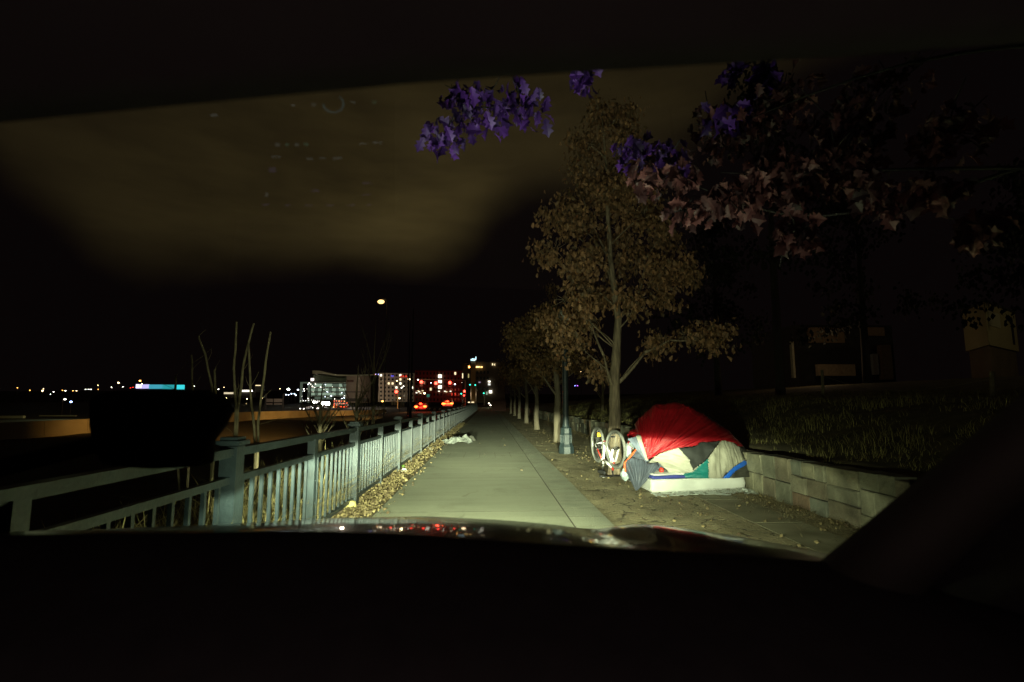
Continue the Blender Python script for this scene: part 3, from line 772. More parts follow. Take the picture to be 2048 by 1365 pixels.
def bare_tree(px, pyb, Y, pyt, spread, seed, label, n=9):
    random.seed(seed)
    b = AY(px, pyb, Y); x = b.x; z0 = zt(x, Y); top = AY(px, pyt, Y).z
    root = empty('bare_tree', (x, Y, z0), label, 'tree'); m = MB()
    m.tube([(x, Y, z0-.1), (x+.03, Y, lerp(z0, top, .3)), (x-.02, Y, lerp(z0, top, .7)), (x+.02, Y, top)], [.09, .07, .035, .01], 7); part('trunk', m, M_stem, root, smooth=True)
    m = MB()
    for i in range(n):
        t = random.uniform(.15, .6); a = random.random()*6.28; s = Vector((x, Y, lerp(z0, top, t)))
        e = s+Vector((math.cos(a)*spread*random.uniform(.4, 1), math.sin(a)*spread*.6, (top-z0)*random.uniform(.25, .45)))
        limb(m, s, e, .03, .006, 5, 5)
        for _ in range(4):
            q = s.lerp(e, random.uniform(.3, .9)); f = q+Vector((random.gauss(0, .3), random.gauss(0, .3), random.uniform(.3, .9)))*spread*.4; limb(m, q, f, .012, .003, 4, 3)
    part('limb', m, M_stem, root, smooth=True)
bare_tree(745, 840, 26, 640, 1.3, 3, 'bare young tree with thin upright twigs in front of the beige building')
bare_tree(712, 850, 18, 730, .9, 4, 'low leafless bush like tree left of the bare young tree', 12)
bare_tree(640, 860, 14, 770, .7, 9, 'small leafless shrub tree in front of the orange lit barrier', 12)
bare_tree(1205, 800, 30, 700, 1.0, 8, 'slim bare tree on the bank seen right of the lamp post', 8)

# ------------------------------------------------------------------ lamp post by the path
LX, LY = 2.26, 15.05
lamp = empty('lamp_post', (LX, LY, 0), 'dark green cast iron lamp post with fluted square base beside the path', 'lamp post')
m = MB()
s2 = 1/math.cos(math.pi/8)
m.lathe((LX, LY, 0), [(r*s2, z) for r, z in [(.215, 0), (.215, .06), (.205, .19), (.175, .27), (.158, .40), (.165, .54), (.170, .56), (.158, .58), (.150, .70), (.155, .73), (.12, .75)]], 8)
part('base', m, M_paint, lamp)
m = MB()
for k in range(8):
    a = 2*math.pi*k/8
    for o_ in (-.028, .028):
        c = Vector((LX+math.cos(a)*.166-math.sin(a)*o_, LY+math.sin(a)*.166+math.cos(a)*o_, 0))
        m.bar((c.x, c.y, .30), (c.x, c.y, .53), .012, .012)
part('fluting', m, M_paint, lamp)
m = MB(); m.lathe((LX, LY, 0), [(.115, .74), (.10, .80), (.092, .90), (.088, .93), (.09, 2.4), (.075, 3.7), (.10, 3.72), (.10, 3.78), (.05, 3.8)], 14); part('shaft', m, M_paint, lamp, smooth=False)
m = MB(); m.lathe((LX, LY, 0), [(.06, 3.8), (.12, 3.85), (.17, 4.1), (.16, 4.2)], 12); part('globe', m, mat('milk_glass', (.4, .4, .36), .3, .05), lamp, smooth=True)
m = MB(); m.lathe((LX, LY, 0), [(.2, 4.2), (.14, 4.3), (.03, 4.42), (.02, 4.5)], 12); part('cap', m, M_paint, lamp)

# ------------------------------------------------------------------ mattress and tent
M_mat = mat('mattress_fabric', (.72, .74, .68), .85, .28, 2.5, .25, 18)
RZ = R(9.5)
MC = Vector((2.66, 8.44, 0)); ex = Vector((math.cos(RZ), math.sin(RZ), 0)); ey = Vector((-math.sin(RZ)*.2, 1, 0)).normalized()
MLx, MLy, MT = 1.74, 1.35, .215
mroot = empty('mattress', MC+ex*MLx/2+ey*MLy/2, 'thick white mattress lying on the pavement under the red tent', 'mattress')
def soft_box(mb, c0, lx, ly, h, z0, rr=.035, nx=44, ny=30, amp=.008, seed=0):
    """rounded cushion: closed superellipse rings"""
    rows = []
    prof = [(-rr, 0), (-rr*.3, rr*.3), (0, rr), (.006, h*.5), (0, h-rr), (-rr*.3, h-rr*.3), (-rr, h)]
    per = []
    n1, n2 = nx, ny
    for i in range(n1): per.append((i/n1, 0))
    for i in range(n2): per.append((1, i/n2))
    for i in range(n1): per.append((1-i/n1, 1))
    for i in range(n2): per.append((0, 1-i/n2))
    o = len(mb.v); n = len(per)
    for off, z in prof:
        for (a, b) in per:
            X = (a-.5)*(lx+2*off); Y = (b-.5)*(ly+2*off)
            # rounded corners
            cx = lx/2+off-.06; cy = ly/2+off-.06
            if abs(X) > cx and abs(Y) > cy:
                dx, dy = abs(X)-cx, abs(Y)-cy; q = max(1e-6, math.hypot(dx, dy)); k = .06/q if q > .06 else 1
                X = math.copysign(cx+dx*k, X); Y = math.copysign(cy+dy*k, Y)
            P = c0+ex*(lx/2+X)+ey*(ly/2+Y)
            w_ = amp*noise.noise(Vector((P.x*5, P.y*5, z*9+seed)))
            mb.v.append((P.x+w_, P.y-w_, z0+z+w_*1.2*(1 if z > .03 else 0)))
    for i in range(len(prof)-1):
        for k in range(n):
            k2 = (k+1) % n; mb.f.append((o+i*n+k, o+i*n+k2, o+(i+1)*n+k2, o+(i+1)*n+k))
    mb.f.append(tuple(o+k for k in reversed(range(n)))); mb.f.append(tuple(o+(len(prof)-1)*n+k for k in range(n)))
m = MB(); soft_box(m, MC, MLx, MLy, MT, .01, amp=.012); part('mattress_body', m, M_mat, mroot, smooth=True)
for zz in (.03, .205):
    m = MB(); pp = []
    for (a_, b_) in ((.02, 0), (.98, 0), (1, .03), (1, .97), (.98, 1), (.02, 1), (0, .97), (0, .03), (.02, 0)):
        q = MC+ex*(MLx*a_)+ey*(MLy*b_); pp.append((q.x, q.y, zz+.012))
    m.tube(pp, .009, 6); part('piping', m, mat('mattress_piping', (.55, .57, .52), .8, .1), mroot, smooth=True)
M_bluesheet = mat('blue_fabric', (.045, .06, .30), .8, .35, 8, .2, 30, stretch=(1, 1, 3))
m = MB(); soft_box(m, MC+ex*.03+ey*.04, MLx-.55, MLy-.1, .055, .225, rr=.018, amp=.012, seed=4)
solo('blue_pad', m, M_bluesheet, 'folded blue sleeping pad between the white mattress and the tent', 'sleeping pad', smooth=True)
m = MB(); soft_box(m, MC+ex*.05+ey*.05, MLx-.95, MLy-.4, .03, .282, rr=.012, amp=.02, seed=9)
solo('white_sheet', m, M_mat, 'rumpled white sheet on top of the blue pad in the tent opening', 'sheet', smooth=True)

M_fly = mat('red_ripstop', (.44, .008, .016), .42, .3, 5, .35, 60, trans=.1, spec=.7)
M_light = mat('cream_nylon', (.47, .46, .37), .6, .3, 4, .2, 40)
M_mesh = mat('dark_mesh', (.026, .028, .026), .8, .5, 8, .3, 60)
M_teal = mat('teal_nylon', (.006, .17, .155), .5, .3, 7, .3, 30)
M_beige = mat('beige_nylon', (.36, .35, .27), .6, .28, 6, .3, 35)
M_blue = mat('blue_webbing', (.015, .14, .70), .5, .25, 10, .3, 40)
M_char = mat('charcoal_nylon', (.065, .065, .052), .6, .45, 7, .35, 30)
M_grey = mat('slate_nylon', (.085, .10, .13), .55, .35, 8, .3, 30)
M_grey2 = mat('pale_slate_nylon', (.17, .20, .26), .6, .35, 6, .3, 30)
M_orange = mat('orange_piping', (.80, .12, .03), .5, .2, 12)
TYc = 9.30
LV = [(1.458, 1346, 1352), (1.45, 1338, 1362), (1.42, 1326, 1374), (1.35, 1311, 1393), (1.20, 1293, 1420), (1.02, 1277, 1446), (.87, 1266, 1463), (.70, 1264, 1476), (.50, 1268, 1488), (.34, 1276, 1496), (.235, 1284, 1500)]
def lvl(z):
    zz = [(a, b, c) for a, b, c in reversed(LV)]
    l = interp([(a, b) for a, b, c in zz], z); r = interp([(a, c) for a, b, c in zz], z)
    k = 9.55/1024
    xl = (l-977)*k*.975; xr = (r-977)*k*.975
    return (xl+xr)/2, (xr-xl)/2
def dome(z, a):
    cx, rx = lvl(z)
    ry = rx*.80
    yc = TYc+.02*z+.16*sm((z-.5)/.9)
    c, s = math.cos(a), math.sin(a)
    e = .86
    X = cx+rx*math.copysign(abs(c)**e, c); Y = yc+ry*math.copysign(abs(s)**e, s)
    return Vector((X, Y, z))
tip = (1293.0, 927.0)
def c2(x, y): return (1230+x/6.203, 790+y/6.203)
def inpoly(p, poly):
    x, y = p; r = False
    for (x1, y1), (x2, y2) in zip(poly, poly[1:]+poly[:1]):
        if (y1 > y) != (y2 > y) and x < (x2-x1)*(y-y1)/(y2-y1)+x1: r = not r
    return r
fly_low = [c2(*q) for q in [(230, 470), (300, 495), (335, 620), (370, 740), (395, 850), (470, 785), (560, 730), (660, 695), (780, 662), (880, 655), (1000, 637), (1045, 592), (1240, 577), (1350, 565), (1480, 600), (1520, 640)]]
fly_poly = fly_low+[(1600, 900), (1600, 700), (1200, 700), (1200, 866)]
P_light = [c2(*q) for q in [(395, 850), (560, 725), (780, 655), (920, 800), (970, 952), (780, 1003), (640, 930), (530, 838)]]
P_dark = [c2(*q) for q in [(770, 640), (1350, 540), (1255, 640), (1150, 800), (970, 935), (918, 800)]]
P_teal = [c2(*q) for q in [(775, 1003), (968, 950), (1155, 792), (1163, 1130), (1000, 1110), (900, 1050)]]
P_beige = [c2(*q) for q in [(1155, 795), (1255, 640), (1350, 540), (1520, 600), (1610, 822), (1455, 905), (1268, 1130), (1163, 1130)]]
P_bl = [c2(*q) for q in [(1262, 1130), (1262, 1103), (1450, 912), (1590, 820), (1660, 815), (1650, 850), (1490, 945), (1320, 1130)]]
P_in = [c2(*q) for q in [(300, 850), (420, 840), (530, 838), (640, 930), (780, 1003), (900, 1050), (1000, 1110), (300, 1110)]]
tent = empty('tent', (3.42, TYc, .23), 'sagging dome tent with red fly and patched side panels pitched on a white mattress', 'tent')
NA, NZ = 520, 150
zs = [lerp(.235, 1.457, (1-(1-j/NZ)**1.35)) for j in range(NZ+1)]
grid = {}; pix = {}
for j, z in enumerate(zs):
    for i in range(NA):
        a = 2*math.pi*i/NA; p = dome(z, a); pix[i, j] = proj(p); grid[i, j] = p
cen = Vector((3.4, TYc+.1, .3))
cls = {}
for j in range(NZ):
    for i in range(NA):
        x = (pix[i, j][0]+pix[(i+1) % NA, j+1][0])/2; y = (pix[i, j][1]+pix[(i+1) % NA, j+1][1])/2
        a = 2*math.pi*i/NA; front = math.sin(a) < .12
        z = zs[j]
        if not front: k = 'fly' if z > .62 else 'char'
        elif inpoly((x, y), fly_poly): k = 'fly'
        elif inpoly((x, y), P_bl): k = 'blue'
        elif inpoly((x, y), P_light): k = 'light'
        elif inpoly((x, y), P_dark): k = 'mesh'
        elif inpoly((x, y), P_teal): k = 'teal'
        elif inpoly((x, y), P_beige): k = 'beige'
        elif x < 1335: k = 'inner'
        elif x > 1440: k = 'char'
        else: k = 'light'
        cls[i, j] = k
def ridge(v): return 1-min(1, abs(noise.noise(v))*3.2)
def tent_disp(p, px, k):
    """folds: radial creases round the pegged corner, broad sag elsewhere (in metres)"""
    dx, dy = px[0]-tip[0], px[1]-tip[1]; r = math.hypot(dx, dy); th = math.atan2(-dy, dx)
    d = 0
    if k == 'fly':
        w_ = math.exp(-r/110)
        d += (.042*w_+.007)*noise.noise(Vector((th*9, r*.006, 1)))*min(1, r/25)*2.0
        d += (.024*w_+.003)*noise.noise(Vector((th*26, r*.012, 4)))*2*min(1, r/20)+.006*noise.noise(Vector((th*11+p.x*5, p.z*14, 4)))
        d += .010*noise.noise(Vector((p.x*1.6, p.z*1.6, 7)))
        d += .018+(.013*w_+.002)*ridge(Vector((th*5.5, r*.004, 11)))*min(1, r/30)+.006*ridge(Vector((p.x*2.2-p.z*1.5, p.z*2.6, 21)))
        d += .010*max(0, 1-abs((p.x-2.62)-(p.z-.6)*.62)/.012)*(p.z > .7)+.010*max(0, 1-abs((p.x-4.15)+(p.z-.6)*.75)/.012)
        d += .08*math.exp(-(r/22)**2)
    elif k == 'beige': d += .016*ridge(Vector((p.x*4.5-p.z*1.2, p.z*1.2, 17)))+ .034*noise.noise(Vector((p.x*9-p.z*2.5, p.z*2.2, 2)))+.014*noise.noise(Vector((p.x*26, p.z*6, 3)))
    elif k == 'light': d += .014*ridge(Vector((p.x*2.6+p.z*4.5, p.z*2, 13)))+ .026*noise.noise(Vector((p.x*3+p.z*7, p.z*9, 2)))+.011*noise.noise(Vector((p.x*9+p.z*22, p.z*20, 5)))
    elif k in ('teal', 'char'): d += .014*ridge(Vector((p.x*2+p.z*3, p.z*7, 19)))+ .026*noise.noise(Vector((p.x*4+p.z*6, p.z*13, 6)))+.011*noise.noise(Vector((p.x*9, p.z*34, 5)))
    elif k == 'mesh': d += -.02+.03*noise.noise(Vector((p.x*7, p.z*7, 9)))
    elif k == 'inner': d += -.10+.03*noise.noise(Vector((p.x*9, p.z*9, 9)))
    elif k == 'blue': d += .010
    return d
MATS = dict(fly=M_fly, light=M_light, mesh=M_mesh, teal=M_teal, beige=M_beige, blue=M_blue, char=M_char, inner=M_grey2)
PN = dict(fly=('rainfly', 'red rainfly over the top of the tent'), light=('cream_panel', 'cream wall panel under the red fly'), mesh=('mesh_panel', 'dark mesh window panel'), teal=('teal_panel', 'teal wall panel'),
          beige=('beige_panel', 'wrinkled beige wall panel'), blue=('blue_stripe', 'bright blue stripe running diagonally'), char=('charcoal_panel', 'charcoal lower wall panel'), inner=('doorway_panel', 'grey blue fabric inside the tent doorway'))
for k in MATS:
    idx = {}; m = MB()
    for (i, j), c in cls.items():
        if c != k: continue
        q = []
        for (ii, jj) in ((i, j), ((i+1) % NA, j), ((i+1) % NA, j+1), (i, j+1)):
            if (ii, jj) not in idx:
                p = grid[ii, jj]; n = (p-cen); n.z *= .6; n.normalize()
                idx[ii, jj] = len(m.v); m.v.append(tuple(p+n*tent_disp(p, pix[ii, jj], k)))
            q.append(idx[ii, jj])
        m.f.append(tuple(q))
    o = part(PN[k][0], m, MATS[k], tent, smooth=True); o['label'] = PN[k][1]
    if k != 'inner':
        sd = o.modifiers.new('thickness', 'SOLIDIFY'); sd.thickness = .003; sd.offset = -1
# tent pole showing down the right seam, and a peg
m = MB(); pl = []
for z in [z_ for z_ in zs if z_ < 1.3][::6]:
    p = dome(z, R(-18)); n = (p-cen).normalized(); pl.append(p+n*.022)
m.tube(pl, .008, 6); part('pole', m, M_black, tent, smooth=True)
pg = G(1503, 972); m = MB(); m.tube([(pg.x-.04, pg.y, .17), (pg.x-.01, pg.y, .02)], .012, 6); m.tube([(pg.x-.08, pg.y+.05, .33), (pg.x-.03, pg.y, .16)], .004, 4)
part('peg', m, M_steel, tent)
# dark stake-down vestibule, pleated to a point on the pavement
apex = G(1273, 984)
top_px = [(1247, 935), (1250, 928), (1255, 920), (1264, 915), (1275, 918), (1286, 920), (1293, 926), (1302, 928), (1312, 926), (1318, 934)]
m = MB(); nU, nT = 120, 24
def toppt(t):
    s = t*(len(top_px)-1); i = min(int(s), len(top_px)-2); f = s-i
    x = lerp(top_px[i][0], top_px[i+1][0], f); y = lerp(top_px[i][1], top_px[i+1][1], f)
    return AY(x, y, lerp(8.95, 8.62, t))
for iu in range(nU+1):
    t = iu/nU; P = toppt(t)
    for it in range(nT+1):
        s = it/nT
        q = P.lerp(Vector((apex.x+(t-.5)*.03, apex.y, .02)), s)
        amp = .036*(1-s)**.6*min(1, s*8+.3)
        pl_ = math.sin(t*58+2*noise.noise(Vector((t*7, 0, 0))))*.6+noise.noise(Vector((t*22, s*.6, 3)))
        bel = .10*math.sin(math.pi*s)*math.sin(math.pi*t)
        m.v.append((q.x, q.y-amp*pl_-bel, q.z+.0))
for iu in range(nU):
    for it in range(nT):
        a = iu*(nT+1)+it; m.f.append((a, a+nT+1, a+nT+2, a+1))
o = part('vestibule', m, M_grey, tent, smooth=True); o['label'] = 'dark slate vestibule fabric pleated down to a point'
o.modifiers.new('thickness', 'SOLIDIFY').thickness = .003
# upper vestibule sheet between red fly edge and the orange piping, plus folded flap
def quadsheet(name, pxs, Ys, mt, amp, seed, label=None, parent=tent, n=26):
    c = [AY(p[0], p[1], Y) for p, Y in zip(pxs, Ys)]
    m = MB()
    for i in range(n+1):
        for j in range(n+1):
            u, v = i/n, j/n
            p = c[0].lerp(c[1], u).lerp(c[3].lerp(c[2], u), v)
            w_ = amp*(noise.noise(Vector((u*5, v*2.2, seed)))+.6*noise.noise(Vector((u*13+v*5, v*4, seed+3))))
            b = amp*2*math.sin(math.pi*u)*math.sin(math.pi*v)
            m.v.append((p.x, p.y-w_-b, p.z+w_*.4))
    for i in range(n):
        for j in range(n):
            a = i*(n+1)+j; m.f.append((a, a+n+1, a+n+2, a+1))
    o = part(name, m, mt, parent, smooth=True)
    o.modifiers.new('thickness', 'SOLIDIFY').thickness = .003
    if label: o['label'] = label
    return o
quadsheet('vestibule_top', [(1271, 897), (1292, 905), (1294, 930), (1249, 930)], [9.0, 8.85, 8.72, 8.95], M_grey, .02, 3, 'slate fabric above the pleated vestibule')
quadsheet('side_flap', [(1255, 878), (1280, 871), (1295, 925), (1273, 900)], [9.05, 8.95, 8.72, 8.9], M_grey2, .02, 5, 'pale blue grey flap folded out under the red fly')
quadsheet('flap_lining', [(1272, 872), (1281, 871), (1296, 922), (1291, 920)], [8.93, 8.90, 8.66, 8.68], M_light, .008, 8, 'cream lining strip along the folded flap')
m = MB(); pl = [AY(x, y, Y) for x, y, Y in [(1272, 899, 8.93), (1266, 907, 8.92), (1258, 917, 8.91), (1249, 927, 8.90), (1249, 935, 8.88), (1251, 944, 8.85)]]
m.tube(pl, .017, 6); part('piping', m, M_orange, tent, smooth=True)
# items in the doorway
m = MB(); p = AY(1323, 941, 8.72); m.ball(p, .045, 10, 7, .4, 2); solo('red_pouch', m, M_red, 'small red pouch lying in the tent doorway', 'pouch', smooth=True)
m = MB(); p = AY(1331, 943, 8.72); m.ball(p, .06, 10, 7, .5, 5, (1.3, .8, .7)); solo('dark_bundle', m, M_char, 'dark rolled clothing lying beside the red pouch in the tent doorway', 'clothing', smooth=True)

# bags beside the tent
M_plastic = mat('pale_plastic', (.42, .50, .50), .25, .3, 6, .6, 14)
def bag(px, py, Y, r, sz, label, seed, mt=M_plastic):
    p = AY(px, py, Y); m = MB()
    nu, nv = 40, 26; o = 0
    for i in range(nv+1):
        t = math.pi*i/nv
        for k in range(nu):
            a = 2*math.pi*k/nu; d = Vector((math.sin(t)*math.cos(a), math.sin(t)*math.sin(a), math.cos(t)))
            q = 1+.22*noise.noise(d*1.8+Vector((seed, 0, 0)))+.08*noise.noise(d*7+Vector((seed, 3, 0)))
            z = p.z+d.z*r*q*sz[2]
            m.v.append((p.x+d.x*r*q*sz[0], p.y+d.y*r*q*sz[1], max(.008, z)))
    for i in range(nv):
        for k in range(nu):
            k2 = (k+1) % nu; m.f.append((i*nu+k, (i+1)*nu+k, (i+1)*nu+k2, i*nu+k2))
    return solo('plastic_bag', m, mt, label, 'bag', 'plastic bags heaped between tree and tent', smooth=True)
bag(1259, 902, 9.75, .125, (.8, 1, 1.3), 'upper clear plastic bag bulging out left of the tent flap', 3)
bag(1251, 949, 9.2, .08, (1.0, 1, 1.3), 'small pale grey plastic bag at the foot of the vestibule', 8)
bag(1257, 925, 10.0, .11, (.7, 1, 1.5), 'tall greenish plastic bag leaning on the tree trunk', 12, mat('green_plastic', (.30, .38, .30), .3, .3, 6, .5, 14))
bag(1268, 940, 9.6, .2, (1, 1, 1.0), 'dark rubbish bag wedged behind the pleated vestibule', 15, M_char)
# crumpled white plastic sheet around the mattress foot
def crumple(c, lx, ly, h, seed, n=60, edge=.35):
    m = MB()
    for j in range(n+1):
        for i in range(n+1):
            u, v = i/n-.5, j/n-.5
            q = Vector((u*6, v*6, seed)); f = 1-max(0, (math.hypot(u, v)*2-(.55+edge*noise.noise(Vector((math.atan2(v, u)*1.2, seed, 0)))))/.45)
            f = max(0, min(1, f))
            z = h*(f**.6)*(.42+.45*noise.noise(q*.55)+.42*abs(noise.noise(q*.9+Vector((u*3, 0, 0))))+.14*noise.noise(q*2.2))
            rr_ = .72+.5*noise.noise(Vector((math.cos(math.atan2(v, u))*1.5, math.sin(math.atan2(v, u))*1.5, seed)))
            m.v.append((c[0]+u*lx*rr_*1.3, c[1]+v*ly*rr_*1.3, c[2]+max(0, z)))
    for j in range(n):
        for i in range(n):
            a = j*(n+1)+i; m.f.append((a, a+1, a+n+2, a+n+1))
    return m
M_foil = mat('crumpled_film', (.72, .78, .70), .3, .4, 14, .8, 30)
m = MB()
for j in range(13):
    for i in range(121):
        u, v = i/120, j/12
        P = MC+ex*(u*1.85-.02)
        wd = .22+.16*noise.noise(Vector((u*7, 0, 5)))+.12*u
        x = P.x+.05*noise.noise(Vector((u*20, v*5, 2))); y = P.y-.03-v*wd+.12*(u > .9)*0
        z = .012+.03*abs(noise.noise(Vector((u*26, v*6, 1))))*(1-v)+.004+.012*abs(noise.noise(Vector((u*50, v*11, 9))))
        if v == 1: z = .011
        m.v.append((x, y, z))
for j in range(12):
    for i in range(120):
        if noise.noise(Vector((i*.13, j*.35, 7))) > .12+.35*(1-j/12): continue
        a = j*121+i; m.f.append((a, a+1, a+122, a+121))
solo('plastic_film', m, M_foil, 'torn clear plastic film spread along the front foot of the mattress', 'plastic film', smooth=True, origin=(3.5, 8.5, 0))
m = crumple((4.32, 8.62, .012), .42, .34, .06, 12, 40); solo('plastic_film', m, M_foil, 'crumpled white plastic scrap between the mattress corner and the stone wall', 'plastic film', smooth=True)
# crumpled sheet on the path
m = crumple((-1.13, 18.9, .014), 1.2, .9, .30, 3, 80); solo('crumpled_tarp', m, mat('pale_tarp', (.26, .28, .25), .7, .35, 7, .5, 20), 'crumpled pale tarpaulin dumped on the left edge of the path by the fence', 'tarpaulin', smooth=False)
m = crumple((-.92, 19.9, .014), .9, .6, .26, 8, 40); solo('dark_jacket', m, M_char, 'dark crumpled clothing lying behind the pale tarpaulin on the path', 'clothing', smooth=True)
# small litter by the fence
for (px, py, r, lab, mt) in [(861, 902, .055, 'round white paper ball at the fence foot', M_white), (808, 946, .06, 'flat white paper scrap among the leaves at the fence foot', M_white), (869, 897, .05, 'dark twisted scrap beside the round white paper ball', M_char), (806, 938, .05, 'bright green wrapper among the leaves at the fence foot', mat('green_wrapper', (.12, .35, .03), .5, .2)), (700, 1021, .09, 'pale yellow paper wad beside the second fence post', mat('yellowed_paper', (.6, .52, .2), .8, .2))]:
    p = G(px, py); m = MB(); m.ball((p.x, p.y, r*.7), r, 12, 8, .7, px, (1, 1, .7)); solo('litter', m, mt, lab, 'litter', smooth=False)

# ------------------------------------------------------------------ bicycle, upside down
rh = Vector((2.33, 11.0, .60)); fh = Vector((2.47, 10.02, .62))
axis_f = Vector((fh.x-rh.x, fh.y-rh.y, 0)).normalized()
side = Vector((-axis_f.y, axis_f.x, 0))
bike = empty('bicycle', (rh.x, rh.y, 0), 'white and red bicycle standing upside down on its saddle and handlebar by the tree', 'bicycle')
def bp(f, s, z): return Vector((rh.x, rh.y, 0))+axis_f*f+side*s+Vector((0, 0, z))
WR = .348
def wheel(c, ax, label):
    m = MB(); m.torus(c, ax, WR, .030, 56, 10); w_ = part('wheel', m, mat('grey_tyre', (.17, .17, .15), .8, .3, 30, .3, 60), bike, smooth=True)
    if label: w_['label'] = label
    m = MB(); m.torus(c, ax, WR-.034, .013, 48, 6); part('rim', m, M_steel, w_, origin=Vector((rh.x, rh.y, 0)), smooth=True)
    m = MB(); A = Vector(ax).normalized(); u = A.orthogonal().normalized(); v = A.cross(u)
    for k in range(28):
        a = 2*math.pi*k/28; m.tube([Vector(c)+A*(.03 if k % 2 else -.03)+u*math.cos(a+.5)*.02+v*math.sin(a+.5)*.02, Vector(c)+u*math.cos(a)*(WR-.045)+v*math.sin(a)*(WR-.045)], .0022, 4)
    part('spokes', m, M_steel, w_, origin=Vector((rh.x, rh.y, 0)))
    m = MB(); m.tube([Vector(c)-A*.055, Vector(c)+A*.055], .018, 10); part('hub', m, M_black, w_, origin=Vector((rh.x, rh.y, 0)), smooth=True)
    return w_
wheel(bp(0, 0, .585), side, None)
fa = (side*math.cos(R(-8))+axis_f*math.sin(R(-8)))
fhub = bp(.99, 0, .575)
wheel(fhub, fa, None)
BB = bp(.43, 0, .66); ST = bp(.33, 0, .30); HT1 = bp(.86, 0, .31); HT0 = bp(.82, 0, .17)
m = MB()
m.tube([BB, bp(.30, 0, .22)], .024, 10)
m.tube([BB, HT1], .034, 10); m.tube([ST, HT0+Vector((0, 0, .04))], .029, 10)
for s in (-1, 1):
    m.tube([bp(0, .065*s, .60), bp(.2, .05*s, .63), bp(.40, .03*s, .66)], .013, 6)
    m.tube([bp(0, .065*s, .60), bp(.18, .045*s, .44), bp(.33, .015*s, .28)], .012, 6)
part('frame', m, M_white, bike, smooth=True)
m = MB(); m.tube([HT1+Vector((0, 0, .02)), HT0-Vector((0, 0, .01))], .026, 10); m.tube([bp(.85, 0, .30), bp(.70, 0, .42)], .024, 10); m.tube([bp(.80, 0, .20), bp(.68, 0, .225)], .021, 10)
part('head_tube', m, M_red, bike, smooth=True)
m = MB(); m.tube([bp(.30, .02, .645), bp(.42, .02, .66)], .022, 8); m.tube([bp(.12, -.055, .505), bp(.30, -.03, .32)], .014, 8); m.tube([bp(.12, .055, .505), bp(.30, .03, .32)], .014, 8); m.tube([bp(.42, -.02, .665), bp(.42, .02, .665)], .03, 12); m.tube([bp(.44, 0, .655), bp(.56, 0, .56)], .0225, 10); part('bottom_bracket', m, M_red, bike, smooth=True)
m = MB()
for s in (-1, 1): m.tube([HT1+fa*.055*s+Vector((0, 0, .02)), fhub+fa*.062*s], .024, 8)
m.tube([HT1-fa*.06+Vector((0, 0, .02)), HT1+fa*.06+Vector((0, 0, .02))], .018, 8)
part('fork', m, M_white, bike, smooth=True)
m = MB(); m.tube([bp(.30, 0, .22), bp(.265, 0, .09)], .012, 8); part('seat_post', m, M_steel, bike, smooth=True)
m = MB()
for i in range(9):
    t = i/8; wd = lerp(.075, .02, t**.8); z0 = .02; f = .14+.26*t
    m.v += [tuple(bp(f, -wd, .06)), tuple(bp(f, -wd*.8, .015)), tuple(bp(f, 0, .006)), tuple(bp(f, wd*.8, .015)), tuple(bp(f, wd, .06)), tuple(bp(f, 0, .085))]
for i in range(8):
    for k in range(6): a = i*6+k; b = i*6+(k+1) % 6; m.f.append((a, b, b+6, a+6))
m.f.append((5, 4, 3, 2, 1, 0)); m.f.append(tuple(48+k for k in range(6)))
part('saddle', m, M_rubber, bike, smooth=True)
m = MB(); st = bp(.80, 0, .13); hb = bp(.84, 0, .045)
m.tube([st+Vector((0, 0, .05)), st, hb], .016, 8); m.tube([hb-fa*.26-axis_f*.05, hb-fa*.12, hb+fa*.12, hb+fa*.26-axis_f*.05], .012, 8); part('handlebar', m, M_black, bike, smooth=True)
for s in (-1, 1):
    m = MB(); m.tube([hb+fa*.18*s-axis_f*.025, hb+fa*.28*s-axis_f*.055], .02, 8); part('grip', m, M_rubber, bike, smooth=True)
    m = MB(); m.tube([hb+fa*.15*s+Vector((0, 0, .01)), hb+fa*.17*s+axis_f*.05, hb+fa*.25*s+axis_f*.05-Vector((0, 0, .01))], .006, 6); part('brake_lever', m, M_steel, bike, smooth=True)
m = MB(); m.torus(BB+side*.045, side, .085, .006, 30, 6); m.tube([BB-side*.06, BB+side*.06], .014, 8); m.tube([BB+side*.06, BB+side*.065+axis_f*.12+Vector((0, 0, .12))], .011, 6); m.tube([BB-side*.06, BB-side*.065-axis_f*.12-Vector((0, 0, .12))], .011, 6)
for k in range(5):
    a = k*1.257; m.tube([BB+side*.045, BB+side*.045+axis_f*.08*math.cos(a)+Vector((0, 0, .08*math.sin(a)))], .005, 5)
part('crankset', m, M_steel, bike, smooth=True)
for s, o_ in ((1, axis_f*.12+Vector((0, 0, .12))), (-1, -axis_f*.12-Vector((0, 0, .12)))):
    m = MB(); c = BB+side*.11*s+o_; m.box(c, (.09, .07, .02)); part('pedal', m, M_black, bike)
m = MB(); m.box(bp(.12, 0, .80), (.10, .03, .08)); part('reflector', m, mat('amber_reflector', (.8, .4, .02), .3, .1), bike)
m = MB()
for s in (-1, 1): m.tube([bp(.42, .045, .66+.085*s), bp(0, .045, .60+.04*s)], .004, 5)
part('chain', m, M_black, bike)

